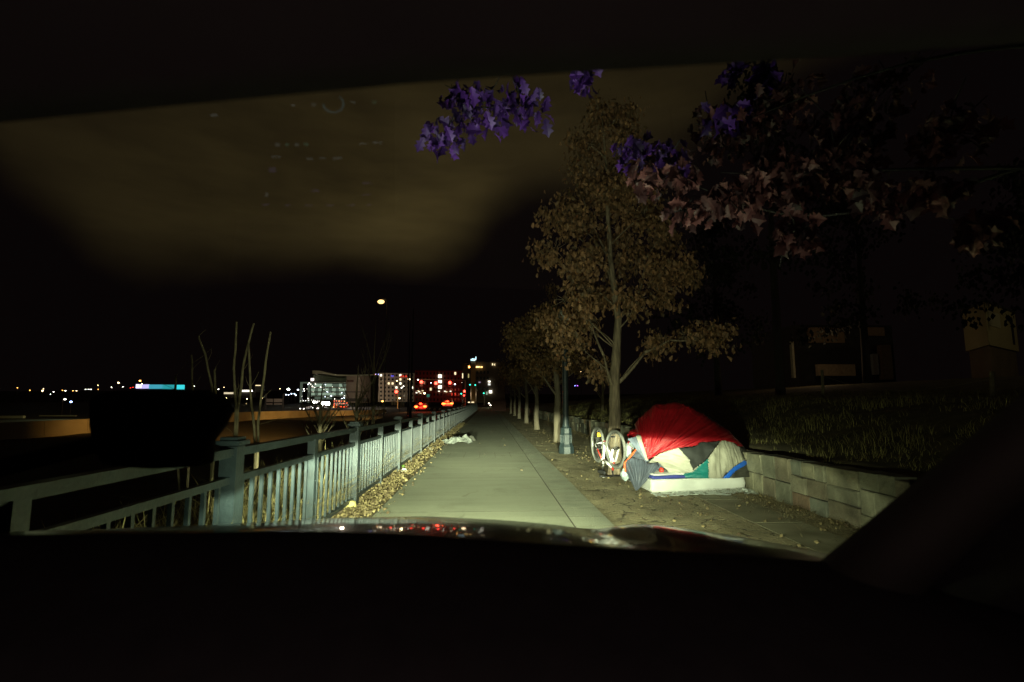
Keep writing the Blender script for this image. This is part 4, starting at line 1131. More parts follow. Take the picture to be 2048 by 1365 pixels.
# ------------------------------------------------------------------ far left: barrier, terrain lights, town
M_barrier = mat('barrier_concrete', (.42, .36, .24), .85, .3, .6, .2, 6)
M_pole = mat('galvanised', (.09, .085, .075), .6, .2, 4)
m = MB()
prev = None
for k in range(36):
    y0, y1 = 14+k*3, 14+(k+1)*3-.02
    z0 = zt(-24, y0)-.1; z1 = zt(-24, y1)-.1
    prof = [(-.3, 0), (-.18, .3), (-.12, .95), (.12, .95), (.18, .3), (.3, 0)]
    vs = [(-24+a, y0, z0+b) for a, b in prof]+[(-24+a, y1, z1+b) for a, b in prof]
    m.add(vs, [(i, i+1, 7+i, 6+i) for i in range(5)]+[(5, 4, 3, 2, 1, 0), (6, 7, 8, 9, 10, 11)])
solo('road_barrier', m, M_barrier, 'long concrete road barrier lit orange by the tall street light', 'barrier', origin=(-24, 60, -1))

E_white = emit('lamp_white', (1, .93, .78), 14); E_warm = emit('lamp_warm', (1, .72, .34), 14); E_orange = emit('lamp_sodium', (1, .42, .08), 12); E_cool = emit('lamp_cool', (.75, .85, 1), 14)
E_red = emit('lamp_red', (1, .03, .015), 9); E_blue = emit('lamp_blue', (.18, .22, 1), 10); E_green = emit('lamp_green', (.05, .9, .55), 3); E_violet = emit('lamp_violet', (.45, .12, 1), 6)
E_big = emit('lamp_burst', (1, .64, .22), 2.6); E_bigw = emit('lamp_burst_white', (.9, 1, .95), 40)
def pole_lamp(px, py, Y, rpx, em, label, pole=True, group='distant street lamps', arm=0.0, h=None):
    p = AY(px, py, Y); zb = zt(p.x, Y)
    if h: zb = p.z-h
    zb = min(zb, p.z-3)
    root = empty('street_lamp', (p.x, Y, zb), label, 'street lamp', group)
    r = rpx/1024*Y
    m = MB(); m.ball(p, r, 10, 6, sz=(1.15, .8, .7)); part('lamp_head', m, em, root, smooth=True)
    m = MB(); a = arm
    m.tube([(p.x+a, Y+.05, zb), (p.x+a, Y+.05, p.z-.3), (p.x+a*.8, Y+.05, p.z+.05+r*.7), (p.x, Y+.05, p.z+.02+r*.7)], max(.05, .25/1024*Y), 6); part('pole', m, M_pole, root)
    return root, p
big, bp_ = pole_lamp(762, 604, 44, 6.0, E_big, 'tall street light glaring yellow white high above the road', arm=.5, group=None)
FL = [(35, 776, 1.2, E_orange, 'small orange lamp at the far left skyline'), (60, 781, 1.2, E_orange, 'second orange lamp from the left on the skyline'), (85, 782, 2.0, E_warm, 'bright warm white lamp, brightest of the far left group'), (87, 778, 1.0, E_warm, 'small yellow lamp just above the brightest far left lamp'),
      (107, 784, 1.3, E_white, 'small white lamp between the far left lamp and the pair'), (101, 789, .9, E_white, 'dim white lamp low on the slope at the far left'), (125, 781, 1.2, E_orange, 'orange lamp left of a white one near the pole pair'), (131, 782, 1.5, E_white, 'white lamp touching an orange one on the skyline'),
      (146, 782, 1.2, E_orange, 'orange lamp in the middle of the skyline string'), (153, 782, 1.2, E_warm, 'warm lamp right of the middle orange lamp'), (171, 779, 1.0, E_white, 'first of three small white lamps in a row'), (177, 779, 1.1, E_white, 'second of three small white lamps in a row'), (182, 779, 1.1, E_white, 'third of three small white lamps in a row'),
      (196, 771, 1.0, E_warm, 'upper small warm lamp of a stacked pair'), (196, 779, 1.2, E_orange, 'lower orange lamp of a stacked pair'), (223, 775, 1.1, E_white, 'white lamp left of the warm starry one'), (237, 766, 2.4, E_warm, 'large warm starry lamp left of the turquoise bridge'), (246, 774, 1.1, E_white, 'small white lamp just right of the warm starry one'),
      (261, 776, 1.1, E_red, 'left of two small red lamps before the bridge'), (266, 775, 1.1, E_red, 'right of two small red lamps before the bridge'), (280, 762, 2.6, E_orange, 'large orange lamp above the turquoise bridge'), (284, 768, 1.3, E_warm, 'small yellow lamp at the bridge left end'),
      (389, 773, 1.3, E_white, 'lone white lamp right of the turquoise bridge'), (430, 777, 1.0, E_white, 'tiny white lamp left of the factory lamps'), (437, 779, 1.5, E_white, 'white lamp beside the leaning sapling'), (470, 779, 2.2, E_white, 'bright white lamp between the crossing sapling stems'), (503, 782, 3.0, E_white, 'dazzling white lamp at the right end of the lit roof'),
      (453, 796, 1.6, E_warm, 'warm lamp low left of the lit shed'), (479, 821, 1.8, E_cool, 'white lamp low above the orange barrier end'), (494, 798, 1.6, E_warm, 'yellow lamp under the lit shed'), (493, 808, 1.2, E_warm, 'small warm lamp below the yellow one'), (525, 797, 1.4, E_warm, 'warm lamp left of the billboard'),
      (577, 779, 3.6, E_bigw, 'starry white floodlight left of the glass building'), (596, 780, 2.2, E_cool, 'cool white floodlight nearest the glass building'), (560, 778, 1.0, E_warm, 'tiny warm lamp over the billboard'), (448, 775, .9, E_warm, 'tiny warm lamp between two saplings')]
for i, (px, py, r, em, lab) in enumerate(FL):
    pole_lamp(px, py, 300+(i*37) % 60, r*.62, em, lab, h=9)
for i, (px, py) in enumerate([(572, 790), (577, 790), (583, 788), (589, 788), (592, 791)]):
    pole_lamp(px, py, 290, .8, E_cool, ['first', 'second', 'third', 'fourth', 'fifth'][i]+' from the left in the string of small white lamps under the floodlights', h=4)
# two poles by the trees at left
pole_lamp(130, 799, 95, 1.6, E_white, 'white lamp on a curved pole standing by the lit lot at left', arm=-.35, h=5)
pole_lamp(142, 804, 100, 1.8, emit('lamp_bluewhite', (.35, .45, 1), 16), 'blue white lamp on a pole beside the white one at left', h=5)
# others in the town
for px, py, Y, r, em, lab, h in [(818, 759, 88, 2.6, E_warm, 'warm street lamp on the pole left of the red traffic lights', 5.5), (849, 787, 120, 2.2, E_warm, 'warm street lamp low between the tail lights and the green sign', 5), (799, 797, 120, 1.9, E_warm, 'warm lamp low beneath the left red signal', 3.5), (765, 803, 140, 1.9, E_orange, 'orange lamp low in front of the pale apartment block', 3),
                          (803, 776, 130, 1.2, E_white, 'small white lamp beside the left red signal', 5), (807, 773, 130, 1.1, E_white, 'smallest white lamp up and right of the left red signal', 5), (836, 760, 125, 1.4, E_white, 'white lamp just left of the first hanging red light', 6), (910, 769, 140, 1.2, E_cool, 'cool lamp right of the third hanging red light', 6),
                          (862, 766, 140, .9, E_cool, 'tiny cool lamp between the first two hanging red lights', 6), (794, 762, 150, 1.4, E_warm, 'slanting warm lamp over the left red signal', 6), (925, 766, 150, .8, E_white, 'tiny white lamp left of the signboard building', 5),
                          (1124, 758, 140, 1.2, E_white, 'white lamp seen just left of the green lamp post', 6), (1162, 755, 140, 1.7, E_warm, 'warm lamp seen just right of the green lamp post', 6), (1162, 744, 150, .9, E_warm, 'tiny lamp above the warm one right of the lamp post', 7),
                          (1150, 772, 130, 1.2, E_blue, 'blue lamp low right of the green lamp post', 4), (1155, 772, 130, 1.2, E_violet, 'violet lamp beside the blue one right of the lamp post', 4), (1313, 611, 60, .7, E_warm, 'tiny warm light high between the tree leaves at right', 9), (978, 807, 120, 1.1, E_white, 'small white light low at the far end of the path', 2), (981, 811, 110, 1.3, E_white, 'lower small white light at the far end of the path', 2)]:
    pole_lamp(px, py, Y, r*.8, em, lab, h=h)
# turquoise lit bridge parapet
bridge = empty('footbridge', AY(320, 785, 330), 'distant footbridge washed in turquoise and lilac light', 'bridge')
def sheet_px(x0, y0, x1, y1, Y, dy=.6):
    a = AY(x0, y0, Y); b = AY(x1, y1, Y); m = MB(); m.box(((a.x+b.x)/2, Y+dy/2, (a.z+b.z)/2), (abs(b.x-a.x), dy, abs(a.z-b.z))); return m
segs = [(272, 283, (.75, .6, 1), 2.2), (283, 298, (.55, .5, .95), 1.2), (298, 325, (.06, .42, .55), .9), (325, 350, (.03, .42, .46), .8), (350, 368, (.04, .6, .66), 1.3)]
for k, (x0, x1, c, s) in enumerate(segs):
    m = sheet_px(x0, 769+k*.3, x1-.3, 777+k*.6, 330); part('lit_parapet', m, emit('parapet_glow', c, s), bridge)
m = sheet_px(268, 778.5, 372, 781.5, 331); part('deck', m, M_dark, bridge)
for x in (276, 300, 324, 348, 366): part('pier', sheet_px(x, 781.6, x+2, 792, 331.4), M_dark, bridge)

# hills at the skyline
m = MB(); n = 90
for i in range(n+1):
    u = lerp(-620, 520, i/n)
    y = 470+30*noise.noise(Vector((i*.2, 0, 1)))
    h = 8+5*noise.noise(Vector((i*.12, 3, 0)))+(3 if u < -150 else 0)
    m.v += [(u, y-40, -4), (u, y+20, h), (u, y+200, h+2), (u, y+600, -5)]
for i in range(n):
    for k in range(3): a = i*4+k; m.f.append((a, a+4, a+5, a+1))
struct('hills', m, mat('dark_hill', (.02, .018, .012), .95, .3, .05), smooth=True)

# buildings (far town)
M_cream = mat('cream_render', (.46, .39, .29), .85, .15, .3); M_glassd = mat('dark_glass', (.02, .025, .025), .15, .2, 1); M_brick = mat('red_brick', (.26, .10, .07), .85, .3, .6)
M_frame = mat('pale_frame', (.5, .52, .45), .7, .1, 1)
E_win = emit('window_warm', (1, .80, .45), 1.6); E_winw = emit('window_white', (1, .95, .75), 2.4); E_wing = emit('window_greenwhite', (.62, .85, .62), .42); E_wing2 = emit('window_greendim', (.45, .62, .45), .16)
random.seed(77)
def wbox(x0, y0, x1, y1, Y, dy=1.0):
    return sheet_px(x0, y0, x1, y1, Y, dy)
# glass office / arena
Yg = 300
gb = empty('glass_building', AY(646, 803, Yg), 'low glass office block glowing pale green behind the car park', 'building')
part('wall', wbox(622, 763, 692, 804, Yg+1.6, 14), M_dark, gb)
for k, (y0, y1) in enumerate([(768, 774), (777, 783), (786, 791), (794, 799)]):
    for x in range(622, 691, 7):
        b = random.random()
        if k == 3 and b < .6: continue
        part('window', wbox(x+.4, y0, x+6.6, y1, Yg+.8, .5), E_wing if b < .55 else E_wing2, gb)
for y in (765.5, 775.5, 784.5, 792.5): part('floor_slab', wbox(621, y-.7, 693, y+.9, Yg, 1.4), M_frame, gb)
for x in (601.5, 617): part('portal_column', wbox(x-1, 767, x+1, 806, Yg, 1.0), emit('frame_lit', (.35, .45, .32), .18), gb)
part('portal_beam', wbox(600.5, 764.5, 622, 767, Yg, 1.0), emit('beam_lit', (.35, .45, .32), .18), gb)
for _ in range(34):
    x = random.uniform(604, 691); y = random.uniform(766, 800)
    p = AY(x, y, Yg-.6); mb_ = MB(); mb_.ball(p, random.uniform(.08, .22), 6, 4); o = part('ceiling_light', mb_, random.choice([E_white, E_winw, E_cool]), gb)
part('roof_sign', wbox(622, 757, 627, 762, Yg, .5), emit('sign_white', (1, .85, .8), 4), gb)
# sweeping roof canopy
m = MB(); pr = [(625, 741.5, 748), (640, 742, 747), (655, 746, 749.5), (670, 749.2, 752), (700, 750.3, 752.8), (740, 749.2, 751.6), (770, 747.6, 749.8), (800, 745.6, 748)]
vs = []
for x, a, b in pr:
    p, q = AY(x, a, Yg-4), AY(x, b, Yg-4); vs += [p, q, p+Vector((0, 22, 0)), q+Vector((0, 22, 0))]
m.add(vs, [f for i in range(len(pr)-1) for f in ((4*i, 4*i+1, 4*i+5, 4*i+4), (4*i+1, 4*i+3, 4*i+7, 4*i+5), (4*i+2, 4*i, 4*i+4, 4*i+6))]+[(0, 2, 3, 1)])
cn = empty('roof_canopy', AY(700, 760, Yg-4), 'long sweeping pale roof canopy above the glass block and the beige hall', 'canopy'); part('roof', m, M_cream, cn)
part('soffit', wbox(626, 750, 692, 763, Yg+4, 8), mat('soffit', (.12, .14, .09), .8, .2), cn)
part('edge_light', wbox(747, 748.4, 751, 750, Yg-4.6, .5), emit('edge_orange', (1, .45, .15), 2), cn); part('edge_light', wbox(751, 748, 757, 750, Yg-4.6, .5), emit('edge_blue', (.35, .35, 1), 4), cn)
# beige hall
Yb = 260
hb_ = empty('beige_hall', AY(712, 803, Yb), 'blank beige hall with rounded corner between the glass block and the apartments', 'building')
a, b = AY(692, 752, Yb), AY(735, 802, Yb)
m = MB(); n = 14; vs = []
for i in range(n+1):
    t = i/n; x = lerp(a.x, b.x, t); y = Yb+6*(2*t-1)**2*(1 if t > .5 else .15); vs += [(x, y, b.z-1), (x-(a.z-b.z)*.0+(.0 if t < .9 else .0), y, a.z)]
vs += [(b.x, Yb+22, b.z-1), (b.x, Yb+22, a.z), (a.x, Yb+22, b.z-1), (a.x, Yb+22, a.z)]
q = n*2
m.add(vs, [(2*i, 2*i+2, 2*i+3, 2*i+1) for i in range(n)]+[(q, q+2, q+3, q+1), (q+4, 0, 1, q+5), tuple([2*i+1 for i in range(n+1)]+[q+3, q+5])]); part('wall', m, M_cream, hb_)
part('sign_panel', wbox(694, 760.5, 707, 764.5, Yb-.2, .15), mat('brown_panel', (.14, .07, .04), .8), hb_)
part('wall_band', wbox(692.5, 783, 734, 785.5, Yb-.25, .2), mat('grey_band', (.22, .19, .15), .8), hb_)
part('plinth', wbox(692.5, 797, 734, 803, Yb-.4, .3), mat('plinth', (.12, .11, .09), .8), hb_)
# apartments (cream) with window columns
def apartments(name, x0, y0, x1, y1, Y, mt, label, cols, rows, lit, em, depth=14, wfrac=.45, cat='building'):
    bt = empty(name, AY((x0+x1)/2, y1, Y), label, cat)
    part('wall', wbox(x0, y0, x1, y1, Y, depth), mt, bt)
    part('roof', wbox(x0-.6, y0-1.4, x1+.6, y0-.1, Y-.3, depth+.8), M_dark, bt)
    cw = (x1-x0)/cols; rhh = (y1-y0)/rows
    for r in range(rows):
        for c in range(cols):
            xa = x0+cw*(c+.5-wfrac/2); xb = xa+cw*wfrac; ya = y0+rhh*(r+.25); yb = ya+rhh*.5
            on = random.random() < lit
            part('window', wbox(xa, ya, xb, yb, Y-.12, .1), random.choice(em) if on else M_glassd, bt)
    return bt
ap = apartments('apartment_block', 758, 747, 828, 804, 240, M_cream, 'pale apartment block with dark window columns behind the street lamp', 9, 7, .14, [E_win, E_win, E_winw])
for x in (801.5, 806.5, 812): part('roof_sign', wbox(x-1.3, 751.5, x+1.3, 754.5, 239.4, .3), emit('sign_red', (1, .06, .03), .9), ap)
part('blue_sign', wbox(782, 751.5, 787, 753.2, 239.4, .3), emit('sign_blue', (.15, .12, 1), 1.2), ap)
bk = apartments('brick_building', 830, 742, 928, 805, 190, M_brick, 'dark red brick building washed red by the traffic lights', 14, 6, .05, [E_win])
for y in (749.5, 760, 771): part('lit_window', wbox(876.5, y, 879.4, y+6.6, 189.5, .2), E_winw, bk); part('lit_window', wbox(880, y, 883.2, y+6.6, 189.5, .2), E_winw, bk)
for x, y in [(833, 786), (838, 784), (841, 787), (845, 782), (836, 782), (878, 783), (890, 783), (901, 783), (893, 784)]:
    part('shop_light', wbox(x-1.6, y-.7, x+1.6, y+.7, 189.4, .3), random.choice([E_win, E_winw]), bk)
rb = empty('corner_building', AY(965, 806, 130), 'dark corner building with a glowing cyan rooftop sign behind the street trees', 'building')
part('wall', wbox(948, 724, 1010, 806, 130, 14), mat('brown_render', (.10, .075, .05), .8, .3, .4), rb)
part('side_wing', wbox(925, 727, 942, 806, 133, 12), M_dark, rb)
part('corner_pier', wbox(942, 722, 950.5, 806, 128.6, 10), mat('tan_brick', (.38, .24, .10), .85, .3, .5), rb)
for x0, y0, x1, y1, e in [(952, 733, 959, 735.5, emit('balcony_light', (1, .62, .2), 4)), (961, 733.2, 965, 736, emit('balcony_light', (1, .62, .2), 3)), (937, 732.5, 939.5, 736, E_orange), (924.5, 747, 926, 757, E_win), (936, 748, 938, 756, emit('window_yellowdim', (.9, .75, .3), .5)), (976, 762, 981, 765, E_winw), (976, 767, 981, 771, emit('window_white_dim', (1, 1, .9), 1)),
                          (972, 784, 975, 790, E_wing), (978, 781, 984, 787, E_winw), (984, 727, 986, 731, E_win), (957, 764, 961, 766, emit('window_lilac', (.6, .5, .7), .5)), (936, 804, 940, 806, E_win), (943, 804, 948, 806, E_win), (988, 728, 991, 731, E_win)]:
    part('lit_window', wbox(x0, y0, x1, y1, 127.8 if 940 < x0 < 951 else 129.5, .3), e, rb)
for x in (953, 960, 967, 974): 
    for y in (742, 754, 775): part('window', wbox(x, y, x+3.6, y+6, 129.8, .15), M_glassd, rb)
sg = empty('rooftop_sign', AY(947, 722, 127.5), 'small glowing cyan white sign on the corner building roof', 'sign')
m = MB()
for x0, y0, x1, y1 in [(941.5, 718.5, 942.6, 722), (943.5, 717.5, 950.5, 718.4), (943.5, 720.8, 950.5, 721.8), (943.5, 718.4, 944.6, 720.8), (945.7, 719, 946.6, 720.8), (947.6, 719, 948.5, 720.8), (949.6, 718.4, 950.5, 720.8), (951.2, 713.5, 952.4, 720)]:
    q = wbox(x0, y0, x1, y1, 127.5, .3); m.add(q.v, q.f)
part('lettering', m, emit('sign_cyan', (.6, .9, 1), 2.2), sg); part('mount', wbox(942, 722, 952, 723, 127.6, .4), M_dark, sg)
m = wbox(985, 800, 1012, 823, 75, .4); solo('red_hoarding', m, mat('red_board', (.07, .02, .012), .8, .3), 'dull red hoarding at the far end of the pavement under the trees', 'hoarding')
# lit shed far left of centre and billboards
sh = empty('factory_shed', AY(490, 790, 310), 'low factory shed with white lit roof edge among the saplings', 'building')
part('wall', wbox(447, 785, 512, 796, 310, 12), M_dark, sh); part('lit_fascia', wbox(480, 780.5, 502, 784, 309, .4), E_winw, sh); part('lit_fascia', wbox(448, 785, 466, 788.5, 309, .4), emit('fascia_dim', (1, .85, .55), .8), sh); part('tower', wbox(510, 772, 521, 786, 312, 5), M_dark, sh); part('lit_fascia', wbox(511, 770.6, 521, 772, 311, .4), E_win, sh)
bb = empty('billboard', AY(548, 812, 160), 'double pale billboard above the orange lit barrier', 'billboard')
for x0, x1 in ((533, 545), (548, 564)): part('board', wbox(x0, 798, x1, 804.5, 160, .5), mat('board_face', (.5, .45, .38), .7, .2, .5), bb); part('board', wbox(x0, 806.5, x1-1, 810, 160, .5), mat('board_face', (.45, .4, .34), .7, .2, .5), bb)
for x in (531, 566): part('post', wbox(x-.5, 788, x+.5, 820, 160.3, .3), M_pole, bb)
# lit lot at far left
for i, (x0, x1, y0, y1, c, s, lab) in enumerate([(0, 46, 832, 837, (.25, .27, .12), .12, 'dim olive retaining wall at the left frame edge'), (78, 150, 831, 833, (.5, .5, .4), .16, 'upper pale guard rail of the lit car park at left'), (70, 186, 835.5, 837, (.45, .5, .35), .14, 'lower pale guard rail of the lit car park at left')]):
    m = wbox(x0, y0, x1, y1, 60+i*6, .3)
    solo('guard_rail', m, mat('rail_paint', (.5, .5, .38), .6, .5, .3), lab, 'guard rail')

# ------------------------------------------------------------------ cars in the distance
def far_car(px, py, Y, lights, label, paint, facing='rear', group='cars in the distance', zoff=None, wpx=None, nrm=1.0, simple=False):
    """py is the height of the lights"""
    p = AY(px, py, Y); zg = p.z-.78
    root = empty('car', (p.x, Y, zg), label, 'car', group)
    m = MB(); s = 1
    def L(x, y, z): return (p.x+x, Y+y, zg+z)
    prof = [(-.02, .35), (.0, .95), (.35, 1.02), (.85, 1.42), (2.3, 1.45), (3.0, 1.0), (4.2, .88), (4.35, .4)]
    vs = [];
    for sx_ in (-.88, .88):
        vs += [L(sx_*(.82 if z > 1.1 else 1), y+.1, z) for y, z in prof]
    n = len(prof)
    m.add(vs, [(i, i+1, n+i+1, n+i) for i in range(n-1)]+[(n-1, 0, n, 2*n-1), tuple(range(n)), tuple(reversed(range(n, 2*n)))])
    part('body', m, paint, root)
    if not simple:
        m = MB(); m.add([L(-.66, .42, 1.04), L(.66, .42, 1.04), L(.60, .86, 1.36), L(-.60, .86, 1.36)], [(0, 1, 2, 3)]); part('rear_window', m, M_glassd, root)
        for xx in (-.75, .75):
            for yy in (.9, 3.5):
                m = MB(); m.tube([L(xx-.1, yy, .32), L(xx+.1, yy, .32)], .32, 12); part('wheel', m, M_rubber, root)
        m = MB(); m.box(L(0, .05, .62), (.5, .04, .13)); part('number_plate', m, mat('plate', (.7, .7, .7), .5, .1), root)
    nm = 'tail_light' if facing == 'rear' else 'headlight'
    for (dx, dz, r, em) in lights:
        m = MB(); m.ball(L(dx, .02, .78+dz), r, 8, 6, sz=(1.3, .5, .8)); part(nm, m, em, root, smooth=True)
    return root
P_red = mat('maroon_car', (.18, .02, .02), .4, .1); P_gr = mat('grey_car', (.2, .2, .2), .4, .1); P_wh = mat('pale_car', (.12, .12, .12), .4, .1)
E_brake = emit('brake_light', (1, .035, .01), 12); E_brakeo = emit('brake_orange', (1, .09, .015), 12)
far_car(841, 814, 90, [(-.75, 0, .24, E_brakeo), (.75, .05, .24, E_brakeo), (0, .52, .2, E_brake)], 'braking car on the left with two tail lights and a third above', P_red)
far_car(895, 808, 92, [(-.72, 0, .24, E_brakeo), (-.3, .02, .1, E_brakeo), (.1, .02, .1, E_brakeo), (.45, .02, .1, E_brakeo), (.75, .05, .22, E_brakeo), (0, .42, .18, E_brake), (-.35, .4, .07, E_brake)], 'braking car on the right with one long bar of tail lights', P_gr)
random.seed(99)
E_hl = emit('car_headlight', (1, .95, .85), 9); E_hlb = emit('car_headlight_blaze', (1, 1, .92), 40)
cars = [(604, 802), (609, 802), (615, 801.5), (619, 801), (625, 801), (604, 818), (609, 817), (614, 814), (619, 814), (629, 816), (633, 817), (638, 817), (643, 812), (633, 802), (641, 803)]
zp_ = lambda y: -2.2+(y-150)*.0126
names = ['first', 'second', 'third', 'fourth', 'fifth', 'sixth', 'seventh', 'eighth', 'ninth', 'tenth', 'eleventh', 'twelfth', 'thirteenth', 'fourteenth', 'fifteenth']
for i, (px, py) in enumerate(cars):
    Y = interp([(800, 285), (804, 262), (812, 215), (818, 180)], py)
    far_car(px, py, Y, [(-.6, 0, .13, E_hl), (.6, 0, .13, E_hl)], names[i]+' small oncoming car with headlights on, left of the blazing one', P_wh, 'front', 'oncoming cars in the car park', simple=True)
far_car(631, 805, 240, [(-.65, 0, .4, E_hlb), (.65, 0, .2, E_hlb)], 'oncoming car with bright headlights upper left of the most blazing one', P_wh, 'front', 'oncoming cars in the car park', simple=True)
far_car(650, 808, 235, [(-.7, 0, 1.0, E_hlb), (.9, .1, 1.0, E_hlb)], 'oncoming car with the most blazing white headlights in the car park', P_wh, 'front', 'oncoming cars in the car park', simple=True)
E_tl = emit('far_tail', (1, .10, .03), 5); E_tl2 = emit('far_tail_amber', (1, .35, .1), 6)
k = 0
for row, y in enumerate((803, 807, 811, 814)):
    for x in range(671, 695, 5):
        xx = x+random.uniform(-1.2, 1.2); yy = y+random.uniform(-.8, .8)
        Y = interp([(800, 285), (804, 262), (812, 215), (818, 180)], yy)
        far_car(xx, yy, Y, [(-.55, 0, .17, random.choice([E_tl, E_tl, E_tl2])), (.55, 0, .17, E_tl)],
                ['first', 'second', 'third', 'fourth', 'fifth'][k % 5]+' car along the '+['topmost', 'second', 'third', 'lowest'][row]+' row of red tail lights', P_gr, 'rear', 'queue of cars with red tail lights', simple=True); k += 1

# ------------------------------------------------------------------ traffic signals
M_sig = mat('signal_black', (.02, .02, .02), .5, .1); M_sigp = mat('signal_pole', (.22, .2, .17), .6, .2)
E_sig = emit('signal_red', (1, .035, .02), 16); E_sigd = emit('signal_edge', (1, .06, .04), .5)  # the edge emission paints the red reflection on the signal rims
ts = empty('traffic_signal_mast', AY(931, 815, 92), 'signal mast with three red lights hanging over the road', 'traffic light')
p0 = AY(931, 815, 92); top = AY(931, 761, 92); a1 = AY(838, 759, 92)
m = MB(); m.tube([p0, top], .12, 8); part('pole', m, M_sigp, ts); m = MB(); m.tube([top, a1], .07, 8); part('mast_arm', m, M_sigp, ts)
def sig_head(px, py, Y, parent, em=E_sig, r=3.0, idx=0):
    p = AY(px, py, Y); s = Y/1024; m = MB(); m.box((p.x, Y, p.z-3.2*s), (5.2*s, .3, 12*s)); h = part('signal_head', m, M_sig, parent)
    m = MB(); m.ball((p.x, Y-.16, p.z), r*s, 12, 8, sz=(1, .5, 1)); part('red_lens' if em is E_sig else 'green_lens', m, em, h, smooth=True)
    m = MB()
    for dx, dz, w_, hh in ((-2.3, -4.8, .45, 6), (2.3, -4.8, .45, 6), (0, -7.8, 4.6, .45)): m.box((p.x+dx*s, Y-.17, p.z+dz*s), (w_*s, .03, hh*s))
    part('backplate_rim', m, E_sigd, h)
    return h
for x, y in ((843, 764.5), (872, 767), (900, 766)):
    sig_head(x, y, 92, ts); part('street_sign', wbox(x+4, y-1.5, x+7.5, y+4.5, 92, .1), mat('sign_white_face', (.5, .4, .4), .5), ts)
t2 = empty('traffic_signal', AY(793, 815, 90), 'single red signal on a post left of the warm street lamp', 'traffic light'); m = MB(); m.tube([AY(795, 818, 90.3), AY(795, 779, 90.3)], .08, 6); part('pole', m, M_sigp, t2); sig_head(793, 784, 90, t2)
t3 = empty('traffic_signal', AY(929, 815, 85), 'red signal on a post with a small second red light below it', 'traffic light'); m = MB(); m.tube([AY(927, 818, 85.3), AY(927, 779, 85.3)], .08, 6); part('pole', m, M_sigp, t3); sig_head(929, 783, 85, t3, r=2.2)
m = MB(); m.ball(AY(928, 791.3, 84.6), .11, 8, 6); part('walk_signal', m, E_sig, t3, smooth=True)
for x, y, lab in ((940, 770, 'left of two small green signals beyond the junction'), (950.5, 770.5, 'right of two small green signals beyond the junction'), (967.5, 787, 'green signal low beside the lit shopfront'), (922.5, 788, 'dim green signal just left of the post with two red lights')):
    tg = empty('traffic_signal', AY(x, 812, 118), lab, 'traffic light'); m = MB(); m.tube([AY(x+1.6, 812, 118.3), AY(x+1.6, y-3, 118.3)], .07, 6); part('pole', m, M_sigp, tg)
    m = MB(); q = AY(x, y-2, 118); m.box(q, (.35, .25, 1.0)); part('signal_head', m, M_sig, tg); m = MB(); m.ball(AY(x, y, 117.8), .18, 8, 6, sz=(1, .5, .8)); part('green_lens', m, E_green, tg, smooth=True)
sgn = empty('street_sign', AY(856, 812, 88), 'small green road sign on a post above the road', 'sign'); m = MB(); m.tube([AY(856, 815, 88.2), AY(856, 788, 88.2)], .04, 6); part('post', m, M_sigp, sgn); part('sign_face', wbox(853.5, 789, 859, 794.5, 88, .06), emit('green_sign_face', (.06, .4, .28), .35), sgn)
m = MB(); pa = AY(827, 617, 60); pb = AY(822, 842, 60)
m.tube([(pa.x-.1, 60, -.6), (pa.x-.05, 60, 4), (pa.x, 60, pa.z)], [.16, .12, .05], 8); up = solo('utility_pole', m, M_dark, 'very tall thin pole rising left of the red traffic lights', 'pole')
m = MB(); pc = AY(819, 690, 70); m.tube([(pc.x, 70, -.4), (pc.x, 70, AY(819, 640, 70).z)], [.12, .05], 8); solo('utility_pole', m, M_dark, 'second thin pole just left of the very tall one', 'pole')
m = wbox(845, 818, 887, 824, 84, .1); 
rs = empty('construction_fence', AY(797, 812, 110), 'pale panels of a site fence below the left red signal', 'fence')
for x in (783, 788, 793, 800, 805): part('panel', wbox(x, 803+(x > 797)*2, x+3.6, 811+(x > 797)*4, 110, .1), mat('panel_grey', (.45, .42, .34), .7, .3, .5), rs)
gw = empty('low_wall', AY(866, 822, 86), 'low wall with pale round patches between the two braking cars', 'wall')
part('wall', wbox(857, 815, 886, 823, 86, .3), mat('low_wall', (.12, .08, .06), .8, .3), gw)
for x in (860.5, 870, 881): m = MB(); q = AY(x, 819.5, 85.8); m.ball(q, .24, 10, 6, sz=(1, .2, 1)); part('pale_patch', m, mat('pale_patch', (.5, .48, .42), .7, .2), gw, smooth=True)

# ------------------------------------------------------------------ house and post on the right bank
M_house = mat('tan_stucco', (.42, .36, .18), .85, .15, .8); M_house2 = mat('grey_stucco', (.30, .29, .20), .85, .15, .8)
hs = empty('boxy_house', AY(1975, 760, 24), 'boxy modern house with a jutting upper storey at the right', 'house')
c1, c2_ = AY(1972, 604, 22), AY(1978, 690, 22)
x0, x1 = c1.x, AY(2032, 640, 26).x
def prism(pts, z0, z1):
    m = MB(); n = len(pts); vs = [(a, b, z0) for a, b in pts]+[(a, b, z1) for a, b in pts]
    m.add(vs, [tuple(reversed(range(n))), tuple(range(n, 2*n))]+[(i, (i+1) % n, n+(i+1) % n, n+i) for i in range(n)]); return m
zb_, zt_ = c2_.z, c1.z
PA = Vector((AY(1972, 640, 22).x, 22)); PB = Vector((AY(2031, 640, 25).x, 25)); PC = Vector((AY(1925, 640, 25).x, 25)); PD = PB+PC-PA
def shr(k, o=Vector((0, 0))):
    c = (PA+PD)/2; return [tuple(c+(q-c)*k+o) for q in (PA, PB, PD, PC)]
part('upper_storey', prism(shr(1), zb_, zt_), M_house, hs)
part('lower_storey', prism(shr(.88), zt(x0, 24)-.6, zb_), mat('brown_base', (.16, .12, .07), .85, .3, 1), hs)
part('roof_edge', prism(shr(1.05), zt_, zt_+.12), M_dark, hs)
